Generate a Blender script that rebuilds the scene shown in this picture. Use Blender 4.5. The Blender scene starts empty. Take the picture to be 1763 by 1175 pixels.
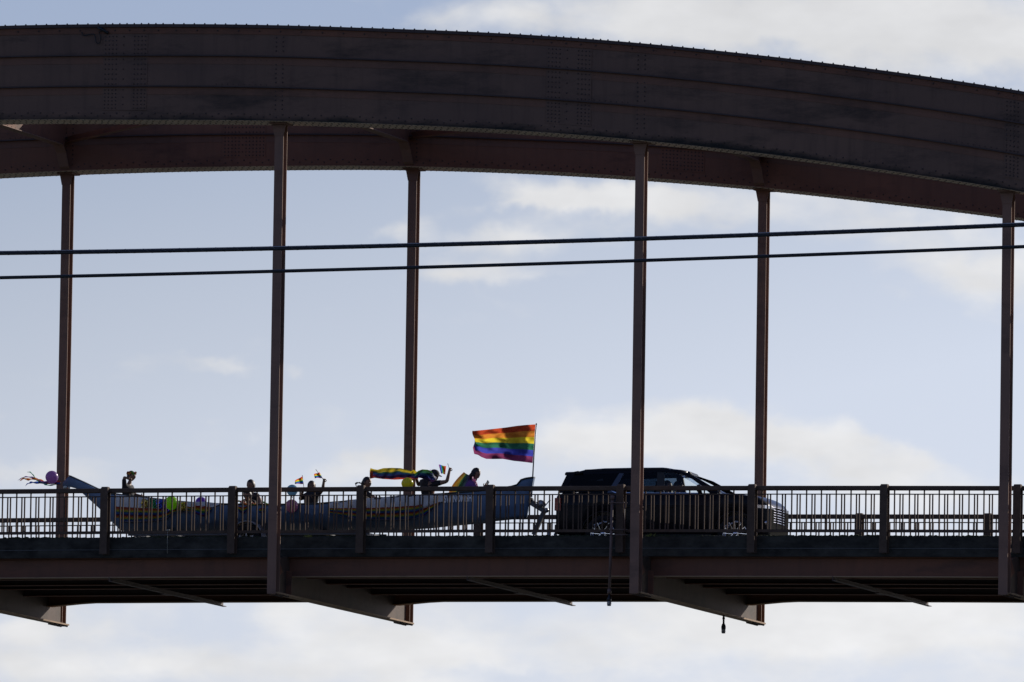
import bpy, bmesh, math, random
from mathutils import Vector, Matrix, noise
random.seed(7)
C = bpy.context.scene
COL = C.collection
R = math.radians
# ------------------------------------------------------------------ camera
CAM = Vector((81.7203, -236.8297, -18.2583))
AR = Vector((0.9521472, 0.30526096, 0.01521337))
AU = Vector((0.01459865, -0.09514088, 0.99535677))
AF = Vector((-0.30529098, 0.94750407, 0.09504452))
FPX = 19601.31
cam_d = bpy.data.cameras.new('camera')
cam = bpy.data.objects.new('camera', cam_d); COL.objects.link(cam)
cam_d.sensor_width = 36.0; cam_d.lens = FPX / 1763 * 36
cam_d.clip_start = 1.0; cam_d.clip_end = 20000
M = Matrix((AR, AU, -AF)).transposed().to_4x4(); M.translation = CAM
cam.matrix_world = M
C.camera = cam
# ------------------------------------------------------------------ light
SUN = Vector((0.62, 1.0, 0.50)).normalized()
SUN_EL = math.asin(SUN.z); SUN_AZ = math.atan2(SUN.x, SUN.y)
sl = bpy.data.lights.new('sun', 'SUN'); sl.energy = 5.0; sl.angle = R(0.5); sl.color = (1.0, 0.93, 0.82)
so = bpy.data.objects.new('sun', sl); COL.objects.link(so)
so.rotation_euler = SUN.to_track_quat('Z', 'Y').to_euler(); so.location = (0, 0, 60)
vs = C.view_settings
vs.view_transform = 'Standard'; vs.look = 'None'; vs.gamma = 1; vs.use_curve_mapping = False
vs.exposure = 0.0
C.render.engine = 'CYCLES'
C.cycles.max_bounces = 6; C.cycles.caustics_reflective = False; C.cycles.caustics_refractive = False
C.cycles.transparent_max_bounces = 12

def pix_dir(u, v):
    return (AF + AR * ((u - 881.5) / FPX) - AU * ((v - 587.5) / FPX)).normalized()

W = bpy.data.worlds.new('World'); C.world = W; W.use_nodes = True
nt = W.node_tree; N = nt.nodes; L = nt.links
N.clear()
def nd(t, **k):
    n = N.new(t)
    for a, b in k.items(): setattr(n, a, b)
    return n
def mth(op, a, b=None, c=None, clamp=False):
    n = nd('ShaderNodeMath', operation=op); n.use_clamp = clamp
    for i, x in enumerate((a, b, c)):
        if x is None: continue
        if isinstance(x, (int, float)): n.inputs[i].default_value = x
        else: L.new(x, n.inputs[i])
    return n.outputs[0]
def cmb(x, y, z):
    n = nd('ShaderNodeCombineXYZ')
    for i, q in enumerate((x, y, z)):
        if isinstance(q, (int, float)): n.inputs[i].default_value = q
        else: L.new(q, n.inputs[i])
    return n.outputs[0]
sky = nd('ShaderNodeTexSky', sky_type='NISHITA')
sky.sun_disc = False; sky.sun_elevation = SUN_EL; sky.sun_rotation = SUN_AZ
sky.air_density = 1.3; sky.dust_density = 0.6; sky.ozone_density = 3.0
tc = nd('ShaderNodeTexCoord'); sx = nd('ShaderNodeSeparateXYZ'); L.new(tc.outputs['Generated'], sx.inputs[0])
DEG = 180 / math.pi
az = mth('MULTIPLY', mth('ARCTAN2', sx.outputs[0], sx.outputs[1]), DEG)
el = mth('MULTIPLY', mth('ARCSINE', sx.outputs[2]), DEG)
def azel(u, v):
    d = pix_dir(u, v); return math.atan2(d.x, d.y) * DEG, math.asin(d.z) * DEG
def noise_at(scale, detail, rough, kx=1.0, ky=1.0, off=0.0, dist=0.0):
    n = nd('ShaderNodeTexNoise'); n.inputs['Scale'].default_value = scale
    n.inputs['Detail'].default_value = detail; n.inputs['Roughness'].default_value = rough
    n.inputs['Distortion'].default_value = dist
    L.new(cmb(mth('MULTIPLY', az, kx), mth('MULTIPLY', el, ky), off), n.inputs['Vector'])
    return n.outputs['Fac']
wx = mth('MULTIPLY', mth('SUBTRACT', noise_at(2.2, 4, .6, off=3.1), .5), .55)
wy = mth('MULTIPLY', mth('SUBTRACT', noise_at(2.2, 4, .6, off=9.7), .5), .30)
azw = mth('ADD', az, wx); elw = mth('ADD', el, wy)
def blob(u, v, ru, rv, amp, tilt=0.0):
    a, e = azel(u, v); k = 1 / FPX * DEG
    dx = mth('SUBTRACT', azw, a); dy = mth('SUBTRACT', elw, e)
    if tilt: dy = mth('ADD', dy, mth('MULTIPLY', dx, tilt))
    q = mth('ADD', mth('POWER', mth('ABSOLUTE', mth('DIVIDE', dx, ru * k)), 2), mth('POWER', mth('ABSOLUTE', mth('DIVIDE', dy, rv * k)), 2))
    return mth('MULTIPLY', mth('EXPONENT', mth('MULTIPLY', q, -1)), amp)
# soft cloud banks where they stand in the sky, then the same fractal field everywhere
BANKS = [(1500, 20, 700, 95, .85, 0), (1000, 30, 330, 50, .45, 0), (1030, 340, 190, 30, 1.05, .06), (900, 352, 90, 14, .5, -.1), (860, 415, 200, 30, .62, -.08), (800, 475, 150, 22, .75, -.04), (690, 400, 70, 22, .4, -.3), (640, 405, 300, 70, .12, 0),
         (1500, 385, 340, 75, .62, .22), (1760, 470, 150, 60, .5, 0), (370, 630, 80, 16, .55, .05), (1640, 70, 330, 120, .45, 0), (1330, 60, 200, 50, .25, 0), (510, 622, 30, 14, .4, 0),
         (1120, 750, 240, 50, .95, -.02), (1380, 770, 260, 42, .7, .22), (50, 812, 90, 30, .45, 0), (620, 815, 130, 32, .8, -.1),
         (1280, 1085, 560, 95, .60, 0), (900, 1160, 200, 16, -.30, 0), (1620, 1130, 90, 40, -.25, 0), (680, 1120, 260, 55, .45, .1), (60, 1080, 120, 45, .6, -.2), (220, 1155, 300, 26, .35, 0), (480, 1050, 90, 30, .25, 0), (330, 1120, 560, 90, .34, 0),
         (1560, 860, 300, 60, .45, .1), (260, 800, 460, 120, .08, 0), (1560, 1060, 380, 90, .5, 0), (1545, 780, 120, 20, .35, .3),
         (250, 130, 520, 130, -.35, 0), (250, 420, 420, 120, -.25, 0), (330, 1085, 130, 42, -.35, 0), (1500, 600, 330, 60, -.18, 0)]
tot = None
for b in BANKS:
    q = blob(*b); tot = q if tot is None else mth('ADD', tot, q)
f1 = noise_at(1.5, 7, .52, ky=2.2, off=1.3, dist=.25)
f2 = noise_at(4.2, 3, .45, ky=1.9, off=6.3, dist=.3)
veil = mth('MULTIPLY', mth('SUBTRACT', 5.4, el, clamp=False), .07)
field = mth('ADD', mth('ADD', mth('ADD', tot, mth('MAXIMUM', mth('MINIMUM', veil, .12), -.12)), mth('MULTIPLY', mth('SUBTRACT', f1, .50), 1.15)), mth('MULTIPLY', mth('SUBTRACT', f2, .5), .6))
mr = nd('ShaderNodeMapRange', interpolation_type='SMOOTHSTEP')
mr.inputs['From Min'].default_value = .10; mr.inputs['From Max'].default_value = .95
L.new(field, mr.inputs['Value'])
AZ0 = azel(881, 587)[0]
side = mth('MULTIPLY', mth('MAXIMUM', mth('MINIMUM', mth('SUBTRACT', az, AZ0), 3.0), -3.0), .075)
haze = mth('MAXIMUM', mth('MINIMUM', mth('ADD', mth('MULTIPLY', mth('SUBTRACT', 7.05, el), .34), side), .74), .0)
cover = mr.outputs['Result']
bw = nd('ShaderNodeRGBToBW'); L.new(sky.outputs[0], bw.inputs[0])
shade = mth('ADD', .93, mth('MULTIPLY', mth('SUBTRACT', noise_at(2.2, 3, .5, ky=2.0, off=14.2), .5), .34))
CLOUD_GAIN = 1.36; SKY_GAIN = 1.0
cl = mth('MULTIPLY', mth('MULTIPLY', bw.outputs[0], CLOUD_GAIN), shade)
ccol = nd('ShaderNodeVectorMath', operation='SCALE'); ccol.inputs[0].default_value = (1.0, 1.0, 1.01); L.new(cl, ccol.inputs['Scale'])
scol = nd('ShaderNodeVectorMath', operation='MULTIPLY'); L.new(sky.outputs[0], scol.inputs[0]); scol.inputs[1].default_value = (.80, .743, 1.0)
hz = nd('ShaderNodeVectorMath', operation='SCALE'); hz.inputs[0].default_value = (1.115, 1.215, 1.42); L.new(bw.outputs[0], hz.inputs['Scale'])
mixh = nd('ShaderNodeMix', data_type='RGBA'); L.new(haze, mixh.inputs['Factor']); L.new(scol.outputs[0], mixh.inputs[6]); L.new(hz.outputs[0], mixh.inputs[7])
mixc = nd('ShaderNodeMix', data_type='RGBA'); L.new(mth('MULTIPLY', cover, .93), mixc.inputs['Factor'])
L.new(mixh.outputs[2], mixc.inputs[6]); L.new(ccol.outputs[0], mixc.inputs[7])
bg = nd('ShaderNodeBackground'); bg.inputs['Strength'].default_value = 0.10; L.new(mixc.outputs[2], bg.inputs[0])
out = nd('ShaderNodeOutputWorld'); L.new(bg.outputs[0], out.inputs[0])

# ------------------------------------------------------------------ helpers
def at(u, v, y):
    """where the sight line of a measured photo point meets the plane at depth y"""
    d = AF + AR * ((u - 881.5) / FPX) - AU * ((v - 587.5) / FPX)
    return CAM + d * ((y - CAM.y) / d.y)
def dk(x):
    return -0.000223 * (x + 11.94) ** 2 + 0.03179
MATS = {}
def mat(name, col, rough=.6, metal=0.0, var=.25, scale=3.0, bump=.0, spec=.4, stretch=(1, 1, 1), trans=None, col2=None, coat=0.0, emis=None):
    m = bpy.data.materials.new(name); m.use_nodes = True
    t = m.node_tree; n = t.nodes; l = t.links
    p = n['Principled BSDF']
    p.inputs['Roughness'].default_value = rough; p.inputs['Metallic'].default_value = metal
    p.inputs['Specular IOR Level'].default_value = spec
    if coat: p.inputs['Coat Weight'].default_value = coat
    tcn = n.new('ShaderNodeTexCoord'); mp = n.new('ShaderNodeMapping'); mp.inputs['Scale'].default_value = stretch
    l.new(tcn.outputs['Object'], mp.inputs[0])
    nz = n.new('ShaderNodeTexNoise'); nz.inputs['Scale'].default_value = scale; nz.inputs['Detail'].default_value = 8; nz.inputs['Roughness'].default_value = .65
    l.new(mp.outputs[0], nz.inputs['Vector'])
    cr = n.new('ShaderNodeValToRGB'); e = cr.color_ramp.elements
    c2 = col2 or tuple(c * (1 - var) for c in col)
    e[0].position = .35; e[0].color = (*c2, 1); e[1].position = .65; e[1].color = (*col, 1)
    l.new(nz.outputs['Fac'], cr.inputs[0]); l.new(cr.outputs[0], p.inputs['Base Color'])
    if bump:
        b = n.new('ShaderNodeBump'); b.inputs['Strength'].default_value = bump; b.inputs['Distance'].default_value = .02
        l.new(nz.outputs['Fac'], b.inputs['Height']); l.new(b.outputs[0], p.inputs['Normal'])
    if trans:
        o = [q for q in n if q.type == 'OUTPUT_MATERIAL'][0]
        tr = n.new('ShaderNodeBsdfTranslucent'); l.new(cr.outputs[0], tr.inputs[0])
        mx = n.new('ShaderNodeMixShader'); mx.inputs[0].default_value = trans
        l.new(p.outputs[0], mx.inputs[1]); l.new(tr.outputs[0], mx.inputs[2]); l.new(mx.outputs[0], o.inputs[0])
    MATS[name] = m
    return m
def glass_mat(name, tint, gloss=.12):
    m = bpy.data.materials.new(name); m.use_nodes = True; t = m.node_tree; n = t.nodes; l = t.links
    n.remove(n['Principled BSDF']); o = n['Material Output']
    tr = n.new('ShaderNodeBsdfTransparent'); tr.inputs[0].default_value = (*tint, 1)
    g = n.new('ShaderNodeBsdfGlossy'); g.inputs['Roughness'].default_value = .03
    fr = n.new('ShaderNodeFresnel'); fr.inputs[0].default_value = 1.28
    mx = n.new('ShaderNodeMixShader'); l.new(fr.outputs[0], mx.inputs[0]); l.new(tr.outputs[0], mx.inputs[1]); l.new(g.outputs[0], mx.inputs[2])
    l.new(mx.outputs[0], o.inputs[0]); return m
RAINBOW = [(.55, .03, .02), (.75, .22, .02), (.80, .66, .03), (.02, .28, .09), (.03, .10, .55), (.20, .03, .22)]
def stripe_mat(name, cols, axis=1, trans=.5, pos=None, k=1.0):
    """flat print on cloth: stripes across one UV direction"""
    m = bpy.data.materials.new(name); m.use_nodes = True; t = m.node_tree; n = t.nodes; l = t.links
    p = n['Principled BSDF']; p.inputs['Roughness'].default_value = .7; p.inputs['Specular IOR Level'].default_value = .15
    uv = n.new('ShaderNodeUVMap'); s = n.new('ShaderNodeSeparateXYZ'); l.new(uv.outputs[0], s.inputs[0])
    cr = n.new('ShaderNodeValToRGB'); cr.color_ramp.interpolation = 'CONSTANT'; e = cr.color_ramp.elements
    pos = pos or [i / len(cols) for i in range(len(cols))]
    for i, c in enumerate(cols):
        q = e[i] if i < 2 else e.new(pos[i])
        q.position = pos[i]; q.color = (*[x * k for x in c], 1)
    l.new(s.outputs[axis], cr.inputs[0])
    nz = n.new('ShaderNodeTexNoise'); nz.inputs['Scale'].default_value = 60; nz.inputs['Detail'].default_value = 3
    mxx = n.new('ShaderNodeMix'); mxx.data_type = 'RGBA'; mxx.blend_type = 'MULTIPLY'; mxx.inputs[0].default_value = .25
    l.new(cr.outputs[0], mxx.inputs[6]); l.new(nz.outputs['Fac'], mxx.inputs[7]); l.new(mxx.outputs[2], p.inputs['Base Color'])
    o = n['Material Output']
    tr = n.new('ShaderNodeBsdfTranslucent'); l.new(mxx.outputs[2], tr.inputs[0])
    mx = n.new('ShaderNodeMixShader'); mx.inputs[0].default_value = trans
    l.new(p.outputs[0], mx.inputs[1]); l.new(tr.outputs[0], mx.inputs[2]); l.new(mx.outputs[0], o.inputs[0])
    return m

class MB:
    def __init__(s): s.v = []; s.f = []; s.uv = []; s.sm = []
    def add(s, vs, fs, smooth=False):
        b = len(s.v); s.v += [tuple(v) for v in vs]
        for f in fs: s.f.append(tuple(b + i for i in f)); s.sm.append(smooth)
        return s
    def box(s, x0, x1, y0, y1, z0, z1, off=None):
        vs = [(x, y, z) for x in (x0, x1) for y in (y0, y1) for z in (z0, z1)]
        if off: vs = [(x, y, z + off(x)) for x, y, z in vs]
        return s.add(vs, [(0, 1, 3, 2), (4, 6, 7, 5), (0, 4, 5, 1), (2, 3, 7, 6), (0, 2, 6, 4), (1, 5, 7, 3)])
    def bar(s, a, b, w, h, up=(0, 0, 1)):
        a = Vector(a); b = Vector(b); d = (b - a).normalized(); up = Vector(up)
        x = d.cross(up).normalized(); z = x.cross(d)
        vs = [p + x * (i * w / 2) + z * (j * h / 2) for p in (a, b) for i in (-1, 1) for j in (-1, 1)]
        return s.add(vs, [(0, 1, 3, 2), (4, 6, 7, 5), (0, 4, 5, 1), (2, 3, 7, 6), (0, 2, 6, 4), (1, 5, 7, 3)])
    def prism(s, pts, axis, a, b, off=None):
        """outline pts extruded between a and b along 'x','y' or 'z'"""
        n = len(pts)
        def mk(p, t):
            q = {'x': (t, p[0], p[1]), 'y': (p[0], t, p[1]), 'z': (p[0], p[1], t)}[axis]
            return (q[0], q[1], q[2] + off(q[0])) if off else q
        vs = [mk(p, a) for p in pts] + [mk(p, b) for p in pts]
        fs = [tuple(range(n)), tuple(range(2 * n - 1, n - 1, -1))] + [(i, (i + 1) % n, n + (i + 1) % n, n + i) for i in range(n)]
        return s.add(vs, fs)
    def tube(s, pts, r, n=8, cap=True, smooth=True):
        pts = [Vector(p) for p in pts]; rings = []; base = len(s.v); ref = Vector((.31, .2, .93))
        rr = r if isinstance(r, (list, tuple)) else [r] * len(pts)
        vs = []
        for i, p in enumerate(pts):
            d = (pts[min(i + 1, len(pts) - 1)] - pts[max(i - 1, 0)]).normalized()
            x = d.cross(ref).normalized(); y = d.cross(x)
            vs += [p + (x * math.cos(6.2832 * k / n) + y * math.sin(6.2832 * k / n)) * rr[i] for k in range(n)]
        fs = [(i * n + k, i * n + (k + 1) % n, (i + 1) * n + (k + 1) % n, (i + 1) * n + k) for i in range(len(pts) - 1) for k in range(n)]
        s.add(vs, fs, smooth)
        if cap:
            s.add(vs[:n], [tuple(range(n))]); s.add(vs[-n:], [tuple(range(n))])
        return s
    def lathe(s, prof, c, axis=(0, 0, 1), n=16, smooth=True):
        """prof: (radius, height) pairs about an axis through c"""
        ax = Vector(axis).normalized(); x = ax.orthogonal().normalized(); y = ax.cross(x); c = Vector(c)
        vs = [c + ax * h + (x * math.cos(6.2832 * k / n) + y * math.sin(6.2832 * k / n)) * r for r, h in prof for k in range(n)]
        m = len(prof)
        fs = [(i * n + k, i * n + (k + 1) % n, (i + 1) * n + (k + 1) % n, (i + 1) * n + k) for i in range(m - 1) for k in range(n)]
        return s.add(vs, fs, smooth)
    def ball(s, c, r, n=12, m=8, rot=None):
        r = r if isinstance(r, (list, tuple)) else (r, r, r); c = Vector(c); vs = []; fs = []
        for j in range(m + 1):
            t = math.pi * j / m
            for k in range(n):
                q = Vector((r[0] * math.sin(t) * math.cos(6.2832 * k / n), r[1] * math.sin(t) * math.sin(6.2832 * k / n), r[2] * math.cos(t)))
                vs.append(c + (rot @ q if rot else q))
        fs = [(j * n + k, j * n + (k + 1) % n, (j + 1) * n + (k + 1) % n, (j + 1) * n + k) for j in range(m) for k in range(n)]
        return s.add(vs, fs, True)
    def build(s, name, m, parent=None, **props):
        me = bpy.data.meshes.new(name); me.from_pydata(s.v, [], s.f); me.validate()
        if len(me.polygons) == len(s.sm): me.polygons.foreach_set('use_smooth', s.sm)
        for q in (m if isinstance(m, (list, tuple)) else [m]): me.materials.append(q)
        bm = bmesh.new(); bm.from_mesh(me); bmesh.ops.remove_doubles(bm, verts=bm.verts, dist=1e-5); bmesh.ops.recalc_face_normals(bm, faces=bm.faces); bm.to_mesh(me); bm.free()
        o = bpy.data.objects.new(name, me); COL.objects.link(o); o.parent = parent
        for k, v in props.items(): o[k] = v
        return o
def thing(name, label, cat, group=None, loc=(0, 0, 0)):
    o = bpy.data.objects.new(name, None); COL.objects.link(o); o.location = loc; o.empty_display_size = .3
    o['label'] = label; o['category'] = cat
    if group: o['group'] = group
    return o
def tag(o, label, cat, group=None):
    o['label'] = label; o['category'] = cat
    if group: o['group'] = group
    return o
def grid_obj(name, P, U, m, parent=None, thick=0.0, smooth=True):
    """cloth or sheet from a grid of points P[i][j] with UVs U[i][j]"""
    ni, nj = len(P), len(P[0]); me = bpy.data.meshes.new(name)
    vs = [tuple(p) for row in P for p in row]
    fs = [(i * nj + j, (i + 1) * nj + j, (i + 1) * nj + j + 1, i * nj + j + 1) for i in range(ni - 1) for j in range(nj - 1)]
    me.from_pydata(vs, [], fs); uvl = me.uv_layers.new(name='UVMap'); flat = [u for row in U for u in row]
    for lp in me.loops: uvl.data[lp.index].uv = flat[lp.vertex_index]
    for p in me.polygons: p.use_smooth = smooth
    me.materials.append(m)
    o = bpy.data.objects.new(name, me); COL.objects.link(o); o.parent = parent
    if thick:
        s = o.modifiers.new('thickness', 'SOLIDIFY'); s.thickness = thick
    return o
def linked(src, parent, loc=(0, 0, 0)):
    c = src.copy(); COL.objects.link(c); c.parent = parent; c.location = loc; return c

# ------------------------------------------------------------------ materials
def steel_paint(name, col, col2, dark, streak=False, dark_amt=.62):
    """weathered bridge paint: broad fading, vertical run-off streaks and sooty patches"""
    m = bpy.data.materials.new(name); m.use_nodes = True; t = m.node_tree; n = t.nodes; l = t.links
    p = n['Principled BSDF']; p.inputs['Roughness'].default_value = .7; p.inputs['Specular IOR Level'].default_value = .18
    tcn = n.new('ShaderNodeTexCoord')
    def nz(scale, st, det=7, rough=.6):
        mp = n.new('ShaderNodeMapping'); mp.inputs['Scale'].default_value = st; l.new(tcn.outputs['Object'], mp.inputs[0])
        q = n.new('ShaderNodeTexNoise'); q.inputs['Scale'].default_value = scale; q.inputs['Detail'].default_value = det; q.inputs['Roughness'].default_value = rough
        l.new(mp.outputs[0], q.inputs['Vector']); return q.outputs['Fac']
    def ramp(f, a, b):
        r = n.new('ShaderNodeMapRange'); r.inputs['From Min'].default_value = a; r.inputs['From Max'].default_value = b; l.new(f, r.inputs['Value']); return r.outputs[0]
    def mixc(f, a, b, bl='MIX'):
        q = n.new('ShaderNodeMix'); q.data_type = 'RGBA'; q.blend_type = bl; l.new(f, q.inputs[0])
        for i, x in ((6, a), (7, b)):
            if isinstance(x, tuple): q.inputs[i].default_value = (*x, 1)
            else: l.new(x, q.inputs[i])
        return q.outputs[2]
    c = mixc(ramp(nz(.5, (.6, 1, 1)), .35, .65), col, col2)
    c = mixc(ramp(nz(1.1, (5, 3, .5)), .5, 1.3), c, dark)
    c = mixc(ramp(nz(.9, (.45, 1, 1.6), 9, .7), .52, dark_amt + .12), c, dark)
    if streak:
        at_ = n.new('ShaderNodeAttribute'); at_.attribute_name = 'height_fraction'
        q = n.new('ShaderNodeMath'); q.operation = 'MULTIPLY_ADD'; l.new(at_.outputs['Fac'], q.inputs[0]); q.inputs[1].default_value = -3.0; q.inputs[2].default_value = .36
        q2 = n.new('ShaderNodeMath'); q2.operation = 'ADD'; l.new(q.outputs[0], q2.inputs[0]); l.new(nz(.8, (.35, 1, 1.2), 9, .7), q2.inputs[1])
        c = mixc(ramp(q2.outputs[0], .66, .84), c, (.018, .018, .016))
    l.new(c, p.inputs['Base Color'])
    b = n.new('ShaderNodeBump'); b.inputs['Strength'].default_value = .25; b.inputs['Distance'].default_value = .01
    l.new(nz(14, (1, 1, 1)), b.inputs['Height']); l.new(b.outputs[0], p.inputs['Normal'])
    return m
m_arch = steel_paint('arch_paint', (.178, .108, .078), (.130, .082, .064), (.045, .034, .029), streak=True)
m_arch2 = steel_paint('far_arch_paint', (.225, .105, .066), (.165, .085, .058), (.08, .042, .034))
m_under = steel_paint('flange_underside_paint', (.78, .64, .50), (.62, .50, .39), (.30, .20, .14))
m_flange = steel_paint('girder_flange_paint', (.36, .24, .15), (.28, .19, .12), (.12, .08, .05))
m_ledge = steel_paint('ledge_band_paint', (.200, .102, .070), (.150, .085, .062), (.07, .045, .036))
m_hang = steel_paint('hanger_paint', (.250, .145, .105), (.190, .118, .092), (.12, .075, .06))
m_gird = steel_paint('girder_paint', (.200, .088, .055), (.150, .074, .050), (.07, .045, .036))
m_beam = steel_paint('floor_beam_paint', (.46, .34, .24), (.34, .26, .18), (.09, .07, .05)) if False else steel_paint('floor_beam_paint', (.105, .070, .053), (.075, .054, .043), (.028, .026, .021))
m_rail = mat('railing_paint', (.108, .076, .060), .8, spec=.08, var=.3, scale=5)
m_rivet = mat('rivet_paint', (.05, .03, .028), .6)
m_string = mat('stringer_paint', (.10, .07, .06), .7)
m_conc = mat('mossy_concrete', (.052, .050, .043), .95, var=.55, scale=2.6, bump=.8, stretch=(1, 1, 1.8), col2=(.015, .0145, .0125))
m_road = mat('asphalt', (.055, .055, .055), .9, scale=20, bump=.3)
m_kerb = mat('kerb_concrete', (.25, .24, .22), .9, scale=4)
m_moss = mat('moss', (.03, .04, .02), 1.0, scale=20)
m_grassb = mat('dry_grass', (.28, .30, .08), .8, trans=.4)
m_cable = mat('cable_black', (.012, .014, .018), .45)
m_lampb = mat('lamp_body_black', (.02, .02, .025), .35, metal=.4)
m_pipe = mat('pipe_paint', (.16, .105, .095), .6)
m_galv = mat('galvanised_metal', (.30, .30, .32), .4, metal=.7)

# ------------------------------------------------------------------ bridge geometry numbers
S = 8.38; WID = 9.496
def arch_base(x):
    return 10.525865 - .003971 * (x + 4.9586) ** 2 - 2.4229e-5 * (x - 5) ** 3 - 2.847e-7 * (x - 5) ** 4
def lerp_tab(tab, x):
    if x <= tab[0][0]: return tab[0][1]
    for (a, b), (c, d) in zip(tab, tab[1:]):
        if x <= c: return b + (d - b) * (x - a) / (c - a)
    return tab[-1][1]
def smooth_tab(tab, x):
    return sum(lerp_tab(tab, x + q) for q in (-.8, -.4, 0, .4, .8)) / 5
NB = [(-6.25, .033), (-3.44, -.018), (-.63, -.012), (2.3, -.008), (5.1, .009), (7.9, .010), (10.7, -.004), (13.8, -.022), (17.3, -.02)]
NT = [(-6.25, .003), (-3.44, -.011), (-.5, -.016), (2.3, -.028), (5.1, -.002), (7.9, .009), (10.8, .003), (13.8, .011), (17.3, .031)]
FB = [(-9.7, -.01), (-6.6, -.010), (-3.7, -.003), (-.8, .025), (2.2, .027), (7.9, 0), (11.1, -.02), (14.7, .008)]
def abot(x, far): return arch_base(x) + smooth_tab(FB if far else NB, x)
def atop(x, far): return arch_base(x) + 2.137 + smooth_tab(NT, x)
X0, X1 = -15.0, 27.0
XS = [X0 + .5 * i for i in range(int((X1 - X0) / .5) + 1)]
HA = .457
bridge = thing('arch_bridge', 'dark red brown riveted steel arch bridge with vertical hangers carrying the road deck', 'bridge')

def sweep(name, m, parent, prof, xs=None, **kw):
    """prof(x) -> closed list of (y,z); swept along the bridge"""
    xs = xs or XS; mb = MB(); vs = []; n = len(prof(xs[0]))
    for x in xs: vs += [(x, y, z) for y, z in prof(x)]
    fs = [(i * n + k, i * n + (k + 1) % n, (i + 1) * n + (k + 1) % n, (i + 1) * n + k) for i in range(len(xs) - 1) for k in range(n)]
    fs += [tuple(range(n)), tuple((len(xs) - 1) * n + k for k in range(n))]
    mb.add(vs, fs); return mb.build(name, m, parent, **kw)
RIV = []
def rivet_dome(mb, c, nrm, r=.022, h=.016):
    nrm = Vector(nrm); x = nrm.orthogonal().normalized(); y = nrm.cross(x); c = Vector(c); n = 6
    ring = [c + (x * math.cos(6.2832 * k / n) + y * math.sin(6.2832 * k / n)) * r for k in range(n)]
    ring2 = [c + (x * math.cos(6.2832 * k / n) + y * math.sin(6.2832 * k / n)) * r * .7 + nrm * h for k in range(n)]
    vs = ring + ring2
    mb.add(vs, [(k, (k + 1) % n, n + (k + 1) % n, n + k) for k in range(n)] + [tuple(range(n, 2 * n))])
SPL = {False: [-3.57, 6.77, 17.2], True: [-13.6, -4.05, 6.5, 15.5]}
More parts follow.
